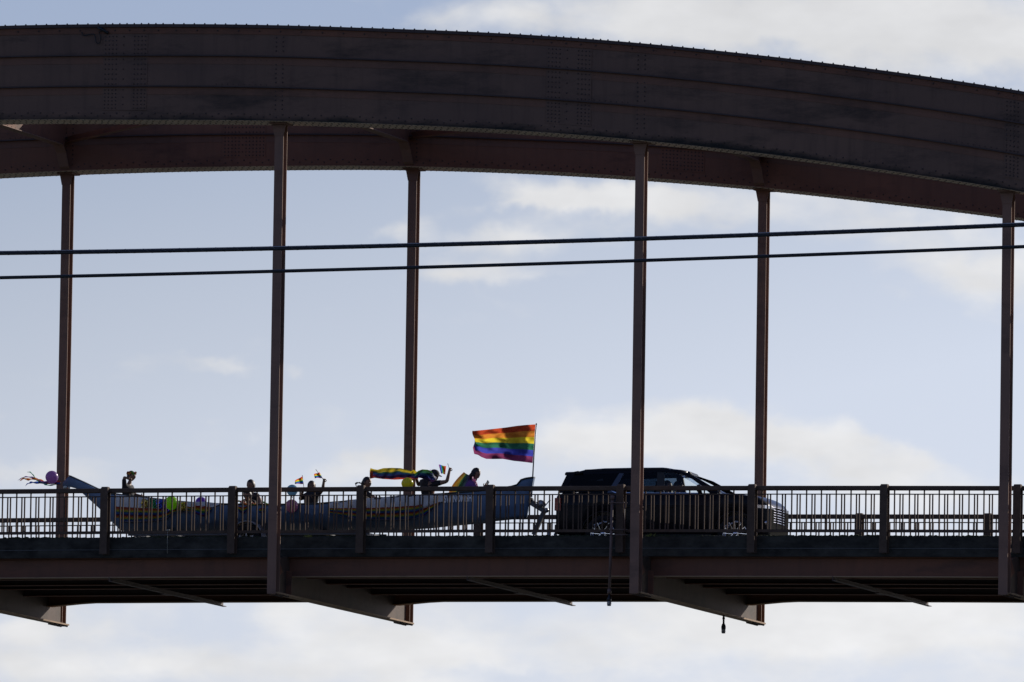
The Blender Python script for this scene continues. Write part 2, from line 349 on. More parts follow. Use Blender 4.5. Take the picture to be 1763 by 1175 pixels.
for far in (False, True):
    yc = WID if far else 0.0
    mw = m_arch2 if far else m_arch
    rib = sweep('arch_rib', mw, bridge, lambda x: [(yc - HA + .03, abot(x, far) + .03), (yc - HA + .03, atop(x, far) - .05), (yc + HA - .03, atop(x, far) - .05), (yc + HA - .03, abot(x, far) + .03)])
    rib['label'] = 'far arch rib, redder and partly hidden' if far else 'near arch rib with three riveted web bands'
    sweep('bottom_flange', mw, rib, lambda x: [(yc - HA, abot(x, far) + .004), (yc - HA, abot(x, far) + .028), (yc + HA, abot(x, far) + .028), (yc + HA, abot(x, far) + .004)])
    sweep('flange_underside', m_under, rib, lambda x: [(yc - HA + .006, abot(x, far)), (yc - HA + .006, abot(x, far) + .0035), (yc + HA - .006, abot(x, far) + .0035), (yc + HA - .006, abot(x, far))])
    sweep('top_flange', m_rivet, rib, lambda x: [(yc - HA - .03, atop(x, far) - .07), (yc - HA - .03, atop(x, far)), (yc + HA + .03, atop(x, far)), (yc + HA + .03, atop(x, far) - .07)])
    # angle leg under the top flange, and along the bottom edge
    for s in (-1, 1):
        y0 = yc + s * (HA - .03); y1 = y0 + s * .014
        sweep('flange_angle', m_gird, rib, lambda x: [(y0, atop(x, far) - .21), (y0, atop(x, far) - .072), (y1, atop(x, far) - .072), (y1, atop(x, far) - .21)])
        sweep('flange_angle', mw, rib, lambda x: [(y0, abot(x, far) + .03), (y0, abot(x, far) + .20), (y1, abot(x, far) + .20), (y1, abot(x, far) + .03)])
        for fr in (.333, .655):
            def zz(x, fr=fr): return atop(x, far) - fr * 2.137
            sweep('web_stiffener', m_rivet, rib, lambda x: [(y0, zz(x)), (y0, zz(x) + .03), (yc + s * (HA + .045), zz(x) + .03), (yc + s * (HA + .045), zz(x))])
            sweep('ledge_band', m_ledge, rib, lambda x: [(y0, zz(x) - .17), (y0, zz(x)), (y0 + s * .008, zz(x)), (y0 + s * .008, zz(x) - .17)])  # thin strip of a reddish tone just below each ledge
        if s == 1 and not far: pass
    # splice plates
    for sx_ in SPL[far]:
        half = .52 if not far or True else .4
        for k, (a, b) in enumerate(((.225, .70), (.735, 1.385), (1.42, 1.925))):
            for s in (-1,):
                y0 = yc + s * (HA - .03)
                xs = [sx_ - half, sx_, sx_ + half]
                sh = (-.12 + .06 * k) * -0.3
                sweep('splice_plate', mw, rib, lambda x: [(y0, atop(x, far) - a), (y0, atop(x, far) - b), (y0 + s * .012, atop(x, far) - b), (y0 + s * .012, atop(x, far) - a)], xs=xs)
    # vertical joints in the web beside the splices
    mb = MB()
    z_top = lambda x: atop(x, far)
    x = X0
    i = 0
    yf = yc - HA + .016
    while x < X1:
        rivet_dome(mb, (x, yc - HA + .01, z_top(x)), (0, 0, 1), .022, .026)
        if i % 2 == 0: rivet_dome(mb, (x + .06, yf, z_top(x) - .14), (0, -1, 0))
        x += .245 if not any(abs(x - q) < .75 for q in SPL[far]) else .17
        i += 1
    x = X0; i = 0
    while x < X1:
        zb = abot(x, far)
        rivet_dome(mb, (x, yf, zb + (.145 if i % 2 else .085)), (0, -1, 0), .02)
        for k, yy in enumerate((-.41, -.27, -.10, .12, .28, .41)):
            xx = x + (.05 if k % 2 else 0)
            xx += random.uniform(-.012, .012); rivet_dome(mb, (xx, yc + yy + random.uniform(-.008, .008), abot(xx, far)), (0, 0, -1), random.uniform(.022, .028), .007)
        x += .15; i += 1
    for sx_ in SPL[far]:
        for (a, b) in ((.225, .70), (.735, 1.385), (1.42, 1.925)):
            rows = 6 if b - a > .5 else 5
            for r_ in range(rows):
                z = a + .05 + (b - a - .1) * r_ / (rows - 1)
                for c_ in range(12):
                    if c_ in (4, 6, 7) and far is False: continue
                    if c_ == 5 and r_ % 2: continue
                    xx = sx_ - .47 + .94 * c_ / 11
                    rivet_dome(mb, (xx, yc - HA + .018, z_top(xx) - z), (0, -1, 0), .018, .014)
    for i in range(-1, 4):
        for dx in (-.08, .08):
            z = .27
            while z < 1.95:
                if min(abs(z - .71), abs(z - 1.4)) > .06:
                    rivet_dome(mb, (i * S + .05 + dx, yc - HA + .03, z_top(i * S) - z), (0, -1, 0), .02, .014)
                z += .10
        for q in range(10):
            for zf in (.79, 1.33):
                xx = i * S - .25 - q * .13; rivet_dome(mb, (xx, yc - HA + .03, z_top(xx) - zf), (0, -1, 0), .014, .01)
    mb.build('rivets', m_rivet, rib, kind='stuff')
    for q_ in [rib] + list(rib.children):
        ha_ = q_.data.attributes.new('height_fraction', 'FLOAT', 'POINT')
        for v_ in q_.data.vertices: ha_.data[v_.index].value = (v_.co.z - abot(v_.co.x, far)) / 2.137

# hangers: H sections
HX_N = {-1: -S, 0: -.03, 1: S - .045, 2: 2 * S - .085, 3: 3 * S}
HX_F = {-1: -S - .12, 0: -.06, 1: S - .065, 2: 2 * S, 3: 3 * S}
def hanger(x, yc, far):
    zt = abot(x, far) + .01; zb = 0.0 + dk(x) - (.03 if True else 0)
    w = .102; d = .135; t = .022
    mb = MB()
    mb.box(x - w, x + w, yc - d, yc - d + t, zb, zt)
    mb.box(x - w, x + w, yc + d - t, yc + d, zb, zt)
    mb.box(x - .009, x + .009, yc - d + t, yc + d - t, zb, zt)
    h = mb.build('hanger', m_hang, bridge)
    c = MB(); c.box(x - .19, x + .19, yc - .26, yc + .26, zt - .05, zt - .015)
    c.prism([(x - .16, zt - .05), (x + .16, zt - .05), (x + .108, zt - .30), (x - .108, zt - .30)], 'y', yc - d - .012, yc - d - .001)
    c.build('gusset', m_hang, h)
    return h
for i in range(-1, 4):
    hanger(HX_N[i], 0.0, False); hanger(HX_F[i], WID, True)

# floor beams
for i in range(-1, 4):
    x = i * S - .055; o = dk(x)
    mb = MB()
    t = .012; ztop = .86 + o
    pts = [(.18, .02 + o), (WID - .18, .02 + o), (WID - .18, .44 + o), (8.75, ztop), (.8, ztop), (.5, ztop - .05), (.18, ztop - .35)]
    mb.prism(pts, 'x', x - t, x + t)
    fb = mb.build('floor_beam', m_beam, bridge)
    mb = MB(); mb.box(x - .10, x + .13, .0, WID + .10, -.012 + o, .022 + o); mb.build('beam_flange', m_flange, fb)
    for y in (.9,):
        mb = MB(); mb.box(x + t, x + .14, y - .006, y + .006, .022 + o, .55 + o); mb.build('web_stiffener', m_gird, fb)
    mb = MB()
    for q in range(9):
        for s in (-.06, .09): rivet_dome(mb, (x + s, WID - .75 + q * .10, -.012 + o), (0, 0, -1), .028, .035)
        for s in (-.06, .09): rivet_dome(mb, (x + s, .04 + q * .10, -.012 + o), (0, 0, -1), .024, .03)
    mb.build('bolts', m_rivet, fb, kind='stuff')
    # knee plate between hanger and beam at the near and far end
    for y0, y1 in ((.16, .62),):
        mb = MB(); mb.prism([(y0, .40 + o), (y0, 1.05 + o), (y1, .45 + o)] if False else [(y0, .30 + o), (y0, .95 + o), (y1, .50 + o)], 'x', x + .016, x + .028)
        mb.build('knee_plate', m_gird, fb)
# fascia girders with haunches at the hangers
DXS = [X0 + .35 * i for i in range(int((X1 - X0) / .35) + 1)]
def girder(y, s):
    def zb(x):
        i = round(x / S); d = x - i * S; h = 0
        if s > 0:
            if -1.9 < d <= 0: h = .085 * (1 + d / 1.9)
            elif 0 < d < .95: h = .085 * (1 - d / .95)
        return .425 + dk(x) - h
    g = sweep('fascia_girder', m_gird, bridge, lambda x: [(y - .012, zb(x) + .02), (y - .012, .86 + dk(x)), (y + .012, .86 + dk(x)), (y + .012, zb(x) + .02)], xs=DXS)
    sweep('girder_flange', m_flange, g, lambda x: [(y - .11, zb(x)), (y - .11, zb(x) + .02), (y + .11, zb(x) + .02), (y + .11, zb(x))], xs=DXS)
    sweep('girder_flange', m_gird, g, lambda x: [(y - .11, .845 + dk(x)), (y - .11, .865 + dk(x)), (y + .11, .865 + dk(x)), (y + .11, .845 + dk(x))], xs=DXS)
girder(1.12, -1); girder(8.52, 1)
for k, y in enumerate((2.35, 3.75, 5.15, 6.9)):
    zq = .50 - .02 * (k % 2)
    g = sweep('stringer', m_string, bridge, lambda x: [(y - .008, zq + dk(x)), (y - .008, .86 + dk(x)), (y + .008, .86 + dk(x)), (y + .008, zq + dk(x))], xs=DXS)
    sweep('stringer_flange', m_gird, g, lambda x: [(y - .09, zq - .014 + dk(x)), (y - .09, zq + .001 + dk(x)), (y + .09, zq + .001 + dk(x)), (y + .09, zq - .014 + dk(x))], xs=DXS)
# mid-bay cross members and underside wind bracing
for i in range(-2, 4):
    x = (i + .5) * S - .02; o = dk(x)
    if x < X0 + .5 or x > X1 - .5: continue
    mb = MB()
    mb.box(x - .045, x + .045, 1.0, 8.72, .34 + o, .355 + o); mb.box(x - .045, x - .033, 1.0, 8.72, .355 + o, .44 + o)
    mb.box(x - .06, x + .06, 4.4, 5.0, .32 + o, .339 + o)
    mb.build('cross_brace', m_string, bridge)
# struts between the two arches
for i in range(-1, 4):
    x = i * S - .04; zb = min(abot(x, False), abot(x, True)) + .57
    mb = MB(); y0, y1 = HA - .02, WID - HA + .02; t = .012
    zk = abot(x, True) + .05
    knee = lambda s: [(y1, zk), (y1 - .10, zk + .06), (y1 - .30, zb - .16), (y1 - .50, zb - .02)]
    pts = [(y0 + .55, zb), (y0 + .30, zb - .18), (y0 + .1, zk + .06), (y0, zk), (y0, zb + 1.3), (y1, zb + 1.3)] + knee(1)
    mb.prism(pts, 'x', x - t, x + t); st = mb.build('cross_strut', m_gird, bridge)
    mb = MB()
    ed = [(y0, zk), (y0 + .1, zk + .06), (y0 + .30, zb - .18), (y0 + .55, zb)]
    fe = [(y1 - .50, zb), (y1 - .30, zb - .16), (y1 - .10, zk + .06), (y1, zk)]
    path = ed + fe
    for a, b in zip(path, path[1:]): mb.bar((x, a[0], a[1]), (x, b[0], b[1]), .24, .02, up=(1, 0, 0.001)) if False else mb.add(
        [(x - .12, a[0], a[1]), (x + .12, a[0], a[1]), (x + .12, b[0], b[1]), (x - .12, b[0], b[1]), (x - .12, a[0], a[1] - .018), (x + .12, a[0], a[1] - .018), (x + .12, b[0], b[1] - .018), (x - .12, b[0], b[1] - .018)],
        [(0, 1, 2, 3), (7, 6, 5, 4), (0, 4, 5, 1), (1, 5, 6, 2), (2, 6, 7, 3), (3, 7, 4, 0)])
    mb.build('strut_flange', m_hang, st)
    mb = MB(); mb.box(x - .12, x + .12, y0, y1, zb + 1.3, zb + 1.32); mb.build('strut_flange', m_gird, st)
    mb = MB()
    for q in range(30):
        rivet_dome(mb, (x + .09, y0 + .6 + q * .26, zb + .001), (0, 0, 1), .018, .02)
    mb.build('rivets', m_rivet, st, kind='stuff')
    if i < 3:
        xa, xb = i * S, (i + 1) * S - .4
        mb = MB(); za = abot(xa, True) + .66; zc = abot(xb, False) + .66
        mb.bar((xa, WID - HA, za), (xb, HA, zc), .16, .02); mb.bar((xa, WID - HA, za + .07), (xb, HA, zc + .07), .016, .13)
        mb.build('lateral_brace', m_gird, bridge)

# deck slab, kerbs, road
ZS = 1.32; ZR = 1.07
def slab_prof(x):
    o = dk(x); j = .012 * noise.noise(Vector((x * 3, 0, 0)))
    return [(.93, .865 + o), (.93 - .012, 1.02 + o), (.93, 1.03 + o), (.93, ZS + o - .02 + j), (.97, ZS + o + j), (2.05, ZS + o), (2.08, ZR + o), (7.9, ZR + o), (7.93, ZS + o), (8.62, ZS + o), (8.62, .865 + o)]
slab = sweep('deck_slab', m_conc, bridge, slab_prof, xs=[X0 + .12 * i for i in range(int((X1 - X0) / .12) + 1)])
sweep('edge_strip', mat('slab_edge_strip', (.11, .115, .12), .8), slab, lambda x: [(.918, 1.035 + dk(x)), (.918, 1.047 + dk(x)), (.929, 1.047 + dk(x)), (.929, 1.035 + dk(x))], xs=DXS)
mb = MB(); xs = DXS
mb.add([(x, y, ZR + .006 + dk(x)) for x in xs for y in (2.10, 7.88)], [(2 * i, 2 * i + 2, 2 * i + 3, 2 * i + 1) for i in range(len(xs) - 1)])
o = mb.build('road', m_road); o['kind'] = 'structure'
m_line = mat('road_paint_yellow', (.55, .38, .04), .8, scale=8)
mb = MB(); 
for y in (4.90, 5.06): mb.add([(x, yy, ZR + .011 + dk(x)) for x in xs for yy in (y, y + .09)], [(2 * i, 2 * i + 2, 2 * i + 3, 2 * i + 1) for i in range(len(xs) - 1)])
o = mb.build('centre_line', m_line); o['kind'] = 'structure'
# moss and grit along the slab edge
mb = MB(); x = X0
while x < X1:
    big = noise.noise(Vector((x * .55, 3.3, 0))) + .25
    if big > -.05 or random.random() < .25:
        s = .014 + .035 * max(0, big) * random.random() + .008 * random.random()
        mb.ball((x, .96 + random.random() * .03, ZS + dk(x) - .008), (s * random.uniform(1.2, 2.4), s * 1.2, s * random.uniform(.6, 1.15)), 6, 4)
    x += random.uniform(.02, .08)
o = mb.build('moss', m_moss); o['kind'] = 'stuff'
mb = MB()
for (u, v, n_) in ((531, 921, 26), (1117, 919, 20), (840, 921, 4), (1100, 921, 6)):
    c = at(u, v, .90)
    for k in range(n_):
        a = random.uniform(-1, 1); p = Vector((c.x + random.gauss(0, .05), .9 + random.uniform(0, .05), ZS + dk(c.x) - .02)); q = p + Vector((a * .07, random.uniform(-.04, .02), random.uniform(.03, .085)))
        mb.add([p + Vector((-.006, 0, 0)), p + Vector((.006, 0, 0)), q, p + (q - p) * .5 + Vector((-.006, 0, .01))], [(0, 1, 2, 3)])
o = mb.build('grass', m_grassb); o['kind'] = 'stuff'

# ------------------------------------------------------------------ railings
def railing(name, label, yc, posts, sp, near):
    root = thing(name, label, 'railing', loc=(posts[0], yc, ZS))
    P = root.location
    H = 2.4065 - ZS                      # height of the rail top above the slab
    s = -1 if near else 1
    pm = bpy.data.meshes.new('post')
    yo0, yo1 = (-.165, .035)
    mb = MB()
    zb = -.385
    prof = [(-.082, zb), (.082, zb), (.082, H + .005), (-.082, H + .005)]
    mb.prism(prof, 'y', min(s * -yo0, s * -yo1), max(s * -yo0, s * -yo1))
    mb.v = [(a, (b if near else b), c) for a, b, c in mb.v]
    # bevelled cap
    y0, y1 = sorted((s * -yo0, s * -yo1))
    mb2 = MB(); mb2.box(-.085, .085, y0 - .004, y0 + .016, zb, H - .10); mb2.box(-.085, .085, y1 - .016, y1 + .004, zb, H - .10); mb2.box(-.008, .008, y0 + .016, y1 - .016, zb, H - .10); mb2.box(-.085, .085, y0 - .004, y1 + .004, H - .10, H - .02)
    mb2.add([(-.085, y0 - .004, H - .02), (.085, y0 - .004, H - .02), (.085, y1 + .004, H - .02), (-.085, y1 + .004, H - .02),
             (-.07, y0 + .04, H + .03), (.07, y0 + .04, H + .03), (.07, y1 - .04, H + .03), (-.07, y1 - .04, H + .03)],
            [(4, 5, 6, 7), (0, 1, 5, 4), (1, 2, 6, 5), (2, 3, 7, 6), (3, 0, 4, 7)])
    first = None
    bal_long = bal_short = None
    for k, px in enumerate(posts):
        o = dk(px)
        if first is None:
            first = mb2.build('post', m_rail, root); first.location = (px - P.x, 0, o)
        else: linked(first, root, (px - P.x, 0, o))
    zbot = H - .985
    for k in range(len(posts) - 1):
        a, b = posts[k] + .085, posts[k + 1] - .085
        oa, ob = dk(a), dk(b)
        def loc(x): return x - P.x
        mb = MB(); mb.bar((loc(a) - .02, 0, H - .05 + oa), (loc(b) + .02, 0, H - .05 + ob), .12, .10); tr = mb.build('top_rail', m_rail, root)
        bv = tr.modifiers.new('bevel', 'BEVEL'); bv.width = .02; bv.segments = 2
        mb = MB(); mb.bar((loc(a), 0, H - .182 + oa), (loc(b), 0, H - .182 + ob), .045, .022); mb.build('middle_rail', m_rail, root)
        mb = MB(); mb.bar((loc(a), 0, zbot + oa), (loc(b), 0, zbot + ob), .06, .062); mb.build('bottom_rail', m_rail, root)
        w = .0135
        if bal_long is None:
            q = MB(); q.box(-w, w, -w, w, zbot + .03, H - .098); bal_long = q.build('baluster', m_rail, root); bal_long.hide_render = False
            q = MB(); q.box(-w, w, -w, w, zbot + .03, H - .193); bal_short = q.build('baluster', m_rail, root)
            fl = fs = True
        x = posts[k] + .205; g = sp / 8.93
        for j in range(9):
            xl = x + g * j
            if j < 8 and xl < b:
                if fl: bal_long.location = (loc(xl), 0, dk(xl)); fl = False
                else: linked(bal_long, root, (loc(xl), 0, dk(xl)))
            for fr in (.37, .565):
                xq = xl + g * (fr if j < 8 else fr - 1)
                if j == 8: continue
                if xq < b - .01:
                    if fs: bal_short.location = (loc(xq), 0, dk(xq)); fs = False
                    else: linked(bal_short, root, (loc(xq), 0, dk(xq)))
    return root
SP = 3.0045
near_posts = [-4.30 + SP * k for k in range(-2, 9)]
far_posts = [1.88 + SP * k for k in range(-5, 6)]
railing('railing', 'brown metal railing along the near edge of the bridge, in front of the canoe', .884, near_posts, SP, True)
railing('railing', 'brown metal railing on the far edge of the bridge, seen low behind the canoe', 8.615, far_posts, SP, False)
def dkz(z, x): return z + dk(x)

# ------------------------------------------------------------------ hanging lights, pipe, cables
a = at(1054.5, 858, .60); b = at(1049, 1022, .60)
lt = thing('navigation_light', 'black bridge light at the foot of a long brown pipe clamped to a railing post', 'light', 'lights hung under the bridge', loc=b)
mb = MB(); mb.tube([Vector((0, 0, 0)), a - b], .031, 10); mb.tube([Vector((0, 0, -.005)), Vector((0, 0, .10))], .045, 10); mb.tube([a - b + Vector((0, 0, -.03)), a - b + Vector((0, 0, .06))], .045, 10); mb.build('pipe', m_pipe, lt)
m_lens = mat('lamp_lens', (.16, .17, .2), .12, spec=.8)
def lampbody(root, top):
    mb = MB(); mb.lathe([(.0, top + .0), (.022, top), (.022, top - .05), (.036, top - .07), (.052, top - .12), (.052, top - .17), (0, top - .17)], (0, 0, 0), n=14); mb.build('lamp_housing', m_lampb, root)
    mb = MB()
    mb.lathe([(.0, top - .17), (.045, top - .17), (.050, top - .19), (.045, top - .21), (.050, top - .23), (.045, top - .25), (.04, top - .275), (0, top - .28)], (0, 0, 0), n=14); mb.build('lens', m_lens, root)
lampbody(lt, .0)
mb = MB()
for v in (866, 912, 921):
    q = at(1050, v, .60) - b; q2 = at(1081, v + .4, .68) - b
    mb.bar((q.x, -.04, q.z), (q2.x, -.04 + .08, q2.z), .03, .016)
r1 = at(1075.5, 866, .60) - b; r2 = at(1074.5, 921, .60) - b
mb.tube([r1 + Vector((0, -.0, 0)), r2], .010, 6)
for v in (866, 912, 921):
    q = at(1075, v, .60) - b; mb.ball((q.x, -.03, q.z), .018, 8, 6)
mb.build('clamp', m_pipe, lt)
xb = S - .055
c = at(1247, 1060, 6.72); c.z = dk(xb) - .012; c.x = xb
l2 = thing('navigation_light', 'small black light hanging alone beneath the sloping floor beam', 'light', 'lights hung under the bridge', loc=c)
mb = MB(); mb.tube([(0, 0, .0), (0, 0, -.16)], .022, 10); mb.tube([(0, 0, -.05), (0, 0, -.09)], .03, 10); mb.build('stem', m_lampb, l2)
lampbody(l2, -.13)
# fine cord hanging over the deck edge
q = at(289, 913, .80); mb = MB(); mb.tube([q, q + Vector((-.01, 0, -.25)), q + Vector((.0, 0, -.52))], .004, 5); mb.tube([q + Vector((-.05, 0, 0)), q + Vector((.05, 0, 0))], .01, 5)
tag(mb.build('hanging_cord', mat('pale_cord', (.5, .48, .42), .8)), 'thin pale cord with a small toggle hanging over the deck edge under the green balloon', 'cord')
# tangled wire on the arch
mb = MB(); Y = -HA - .02
pl = [(141, 55), (142, 61), (147, 61.5), (155, 59), (162, 59), (164.5, 66), (165, 72), (168, 75.5), (172, 74), (174, 68), (172, 60), (170, 55), (178, 53), (184, 55), (186, 58)]
mb.tube([at(u, v, Y) for u, v in pl], .012, 6); mb.tube([at(u, v, Y) for u, v in ((169, 48), (174, 50), (186, 57.5))], .035, 6)
tag(mb.build('loose_wire', m_cable), 'black tangle of loose wire hanging from the top of the near arch', 'wire')
# two overhead utility cables between the viewer and the bridge
def cable(pts, r, name, label, lash=False):
    P = [at(u, v, -180) for u, v in pts]
    xs = [p.x for p in P]
    def ev(x):        # Lagrange through the measured points: a shallow sag
        z = 0
        for i, p in enumerate(P):
            w = 1
            for j, q in enumerate(P):
                if i != j: w *= (x - q.x) / (p.x - q.x)
            z += w * p.z
        return z
    x0, x1 = xs[0] - 3.5, xs[-1] + 3.5
    line = [Vector((x0 + (x1 - x0) * k / 120, -180, ev(x0 + (x1 - x0) * k / 120))) for k in range(121)]
    root = thing(name, label, 'cable', 'overhead cables crossing in front of the bridge')
    mb = MB(); mb.tube(line, r, 10); mb.build('conductor', m_cable, root)
    if lash:
        mb = MB(); mb.tube([p + Vector((0, -.002, r * 1.25)) for p in line], r * .42, 8); mb.build('messenger_wire', m_galv, root)
        mb = MB(); hl = []
        n = 2600
        for k in range(n):
            p = x0 + (x1 - x0) * k / n; a = k * .30
            hl.append(Vector((p, -180 + math.cos(a) * r * 1.04, ev(p) + r * .35 + math.sin(a) * r * 1.36)))
        mb.tube(hl, .0006, 4, smooth=False); mb.build('lashing_wire', m_galv, root)
    return root
cable([(0, 437), (881, 419), (1763, 388)], .0088, 'overhead_cable', 'thicker upper black cable lashed to its support wire, crossing the sky and hangers', True)
cable([(0, 478.5), (881, 456), (1763, 425)], .0092, 'overhead_cable', 'plain lower black cable crossing the sky and hangers')

# ------------------------------------------------------------------ water far below
m_water = mat('channel_water', (.075, .085, .08), .5, spec=.4, scale=.05, bump=.2)
mb = MB(); n_ = 16; s_ = 6000
mb.add([(-s_ + 2 * s_ * i / n_, -s_ + 2 * s_ * j / n_, -20.5) for i in range(n_ + 1) for j in range(n_ + 1)], [(i * (n_ + 1) + j, (i + 1) * (n_ + 1) + j, (i + 1) * (n_ + 1) + j + 1, i * (n_ + 1) + j + 1) for i in range(n_) for j in range(n_)])
o = mb.build('water', m_water); o['kind'] = 'structure'

# unseen wooded hill ring added, raised behind the viewer to darken reflections
m_hill = mat('added_wooded_hill', (.035, .045, .02), .95, var=.5, scale=.03, col2=(.012, .018, .01))
mb = MB(); na, nr = 96, 5; vs = []
for j in range(nr):
    for i in range(na):
        a = 6.2832 * i / na; back = max(0.0, math.cos(a - math.atan2(-.947, .305)))
        rad = 520 + 260 * j + 900 * (1 - back); q = (0, .55, 1, .7, .3)[j]
        h = (16 + 120 * back ** 1.5) * q * (1 + .35 * noise.noise(Vector((math.cos(a) * 3, math.sin(a) * 3, j)))) + 4 * noise.noise(Vector((i * 1.7, j * 2.3, 0)))
        vs.append((CAM.x + rad * math.cos(a), CAM.y + rad * math.sin(a), -21 + max(0, h)))
mb.add(vs, [(j * na + i, j * na + (i + 1) % na, (j + 1) * na + (i + 1) % na, (j + 1) * na + i) for j in range(nr - 1) for i in range(na)], True)
o = mb.build('added_hills', m_hill); o['kind'] = 'structure'

# ================================================================== people
m_skin = mat('skin', (.24, .13, .085), .55, var=.12, scale=12)
m_skin2 = mat('skin_brown', (.15, .08, .05), .55, var=.12, scale=12)
m_hair = mat('hair_dark', (.02, .014, .012), .5, var=.4, scale=40)
m_eye = mat('eye_dark', (.02, .02, .02), .2)
m_black = mat('cloth_black', (.015, .014, .02), .85)
m_maroon = mat('cloth_maroon', (.06, .02, .03), .85)
m_purple = mat('cloth_purple', (.14, .06, .26), .8)
m_pink = mat('cloth_pink', (.50, .16, .36), .8, trans=.4)
m_denim = mat('cloth_denim', (.05, .07, .14), .85)
m_cap = mat('cap_black', (.02, .02, .024), .8)

def skinned(nodes, edges, sub=1):
    """grow one continuous surface round a skeleton; returns (verts, faces)"""
    me = bpy.data.meshes.new('tmp'); me.from_pydata([n[0] for n in nodes], edges, [])
    o = bpy.data.objects.new('tmp', me); COL.objects.link(o)
    o.modifiers.new('s', 'SKIN'); sd = o.modifiers.new('d', 'SUBSURF'); sd.levels = sub; sd.render_levels = sub
    sv = me.skin_vertices[0].data
    for i, n in enumerate(nodes):
        r = n[1] if isinstance(n[1], tuple) else (n[1], n[1]); sv[i].radius = r; sv[i].use_root = (i == 0)
    dg = bpy.context.evaluated_depsgraph_get(); e = o.evaluated_get(dg); m = e.to_mesh()
    vs = [v.co.copy() for v in m.vertices]; fs = [tuple(p.vertices) for p in m.polygons]
    e.to_mesh_clear(); bpy.data.objects.remove(o); bpy.data.meshes.remove(me)
    return vs, fs
def head_mesh(mb, c, fwd, up, k=1.0):
    """skull, jaw, nose, brow, ears and lips; fwd is where the face looks"""
    fwd = Vector(fwd).normalized(); up = Vector(up); right = fwd.cross(up).normalized(); up = right.cross(fwd)
    n, m = 20, 14; vs = []; fs = []
    for j in range(m + 1):
        t = math.pi * j / m
        for i in range(n):
            a = 6.2832 * i / n; f = math.sin(t) * math.cos(a); s = math.sin(t) * math.sin(a); z = math.cos(t)
            x = f * .098; y = s * .076; h = z * .118
            if z < 0:
                q = -z; y *= 1 - .38 * q; x = x * (1 - .22 * q) + .012 * q if f > 0 else x * (1 - .45 * q)
            if f > .55 and abs(s) < .22 and -.45 < z < .12: x += .020 * (1 - abs(s) / .25) * (1 - max(0, z + .12) * 3)
            if f > .5 and .12 < abs(s) < .5 and -.02 < z < .18: x -= .008
            if f > .5 and abs(s) < .3 and -.68 < z < -.50: x += .006
            vs.append(Vector(c) + (fwd * x + right * y + up * h) * k)
    fs = [(j * n + i, j * n + (i + 1) % n, (j + 1) * n + (i + 1) % n, (j + 1) * n + i) for j in range(m) for i in range(n)]
    mb.add(vs, fs, True)
    for s in (-1, 1):
        mb.ball(Vector(c) + (right * s * .077 - fwd * .005 - up * .005) * k, (.012 * k, .018 * k, .030 * k), 8, 6, Matrix((right, fwd, up)).transposed())
    return fwd, right, up
def hand_nodes(nodes, edges, wi, d, side, curl):
    """palm, four unequal fingers that curl, and a thumb from the side of the palm"""
    w = nodes[wi][0]; d = Vector(d).normalized(); side = Vector(side); side = (side - d * side.dot(d)).normalized(); pn = d.cross(side)
    b = len(nodes); nodes.append((w + d * .045, (.036, .018))); edges.append((wi, b)); palm = nodes[b][0]
    for k, ln in enumerate((.036, .042, .039, .030)):
        f0 = palm + d * .032 + side * (.026 - .0175 * k)
        d1 = (d * math.cos(curl) + pn * math.sin(curl)).normalized(); d2 = (d * math.cos(2.1 * curl) + pn * math.sin(2.1 * curl)).normalized()
        q = len(nodes); nodes += [(f0, .010), (f0 + d1 * ln, .009), (f0 + d1 * ln + d2 * ln * .9, .0075)]
        edges += [(b, q), (q, q + 1), (q + 1, q + 2)]
    t0 = w + d * .02 + side * .030
    q = len(nodes); t1 = t0 + (side * .8 + d * .6).normalized() * .032; t2 = t1 + (d * .8 + pn * .7 - side * .1).normalized() * .03
    nodes += [(t0, .012), (t1, .0105), (t2, .008)]; edges += [(b, q), (q, q + 1), (q + 1, q + 2)]
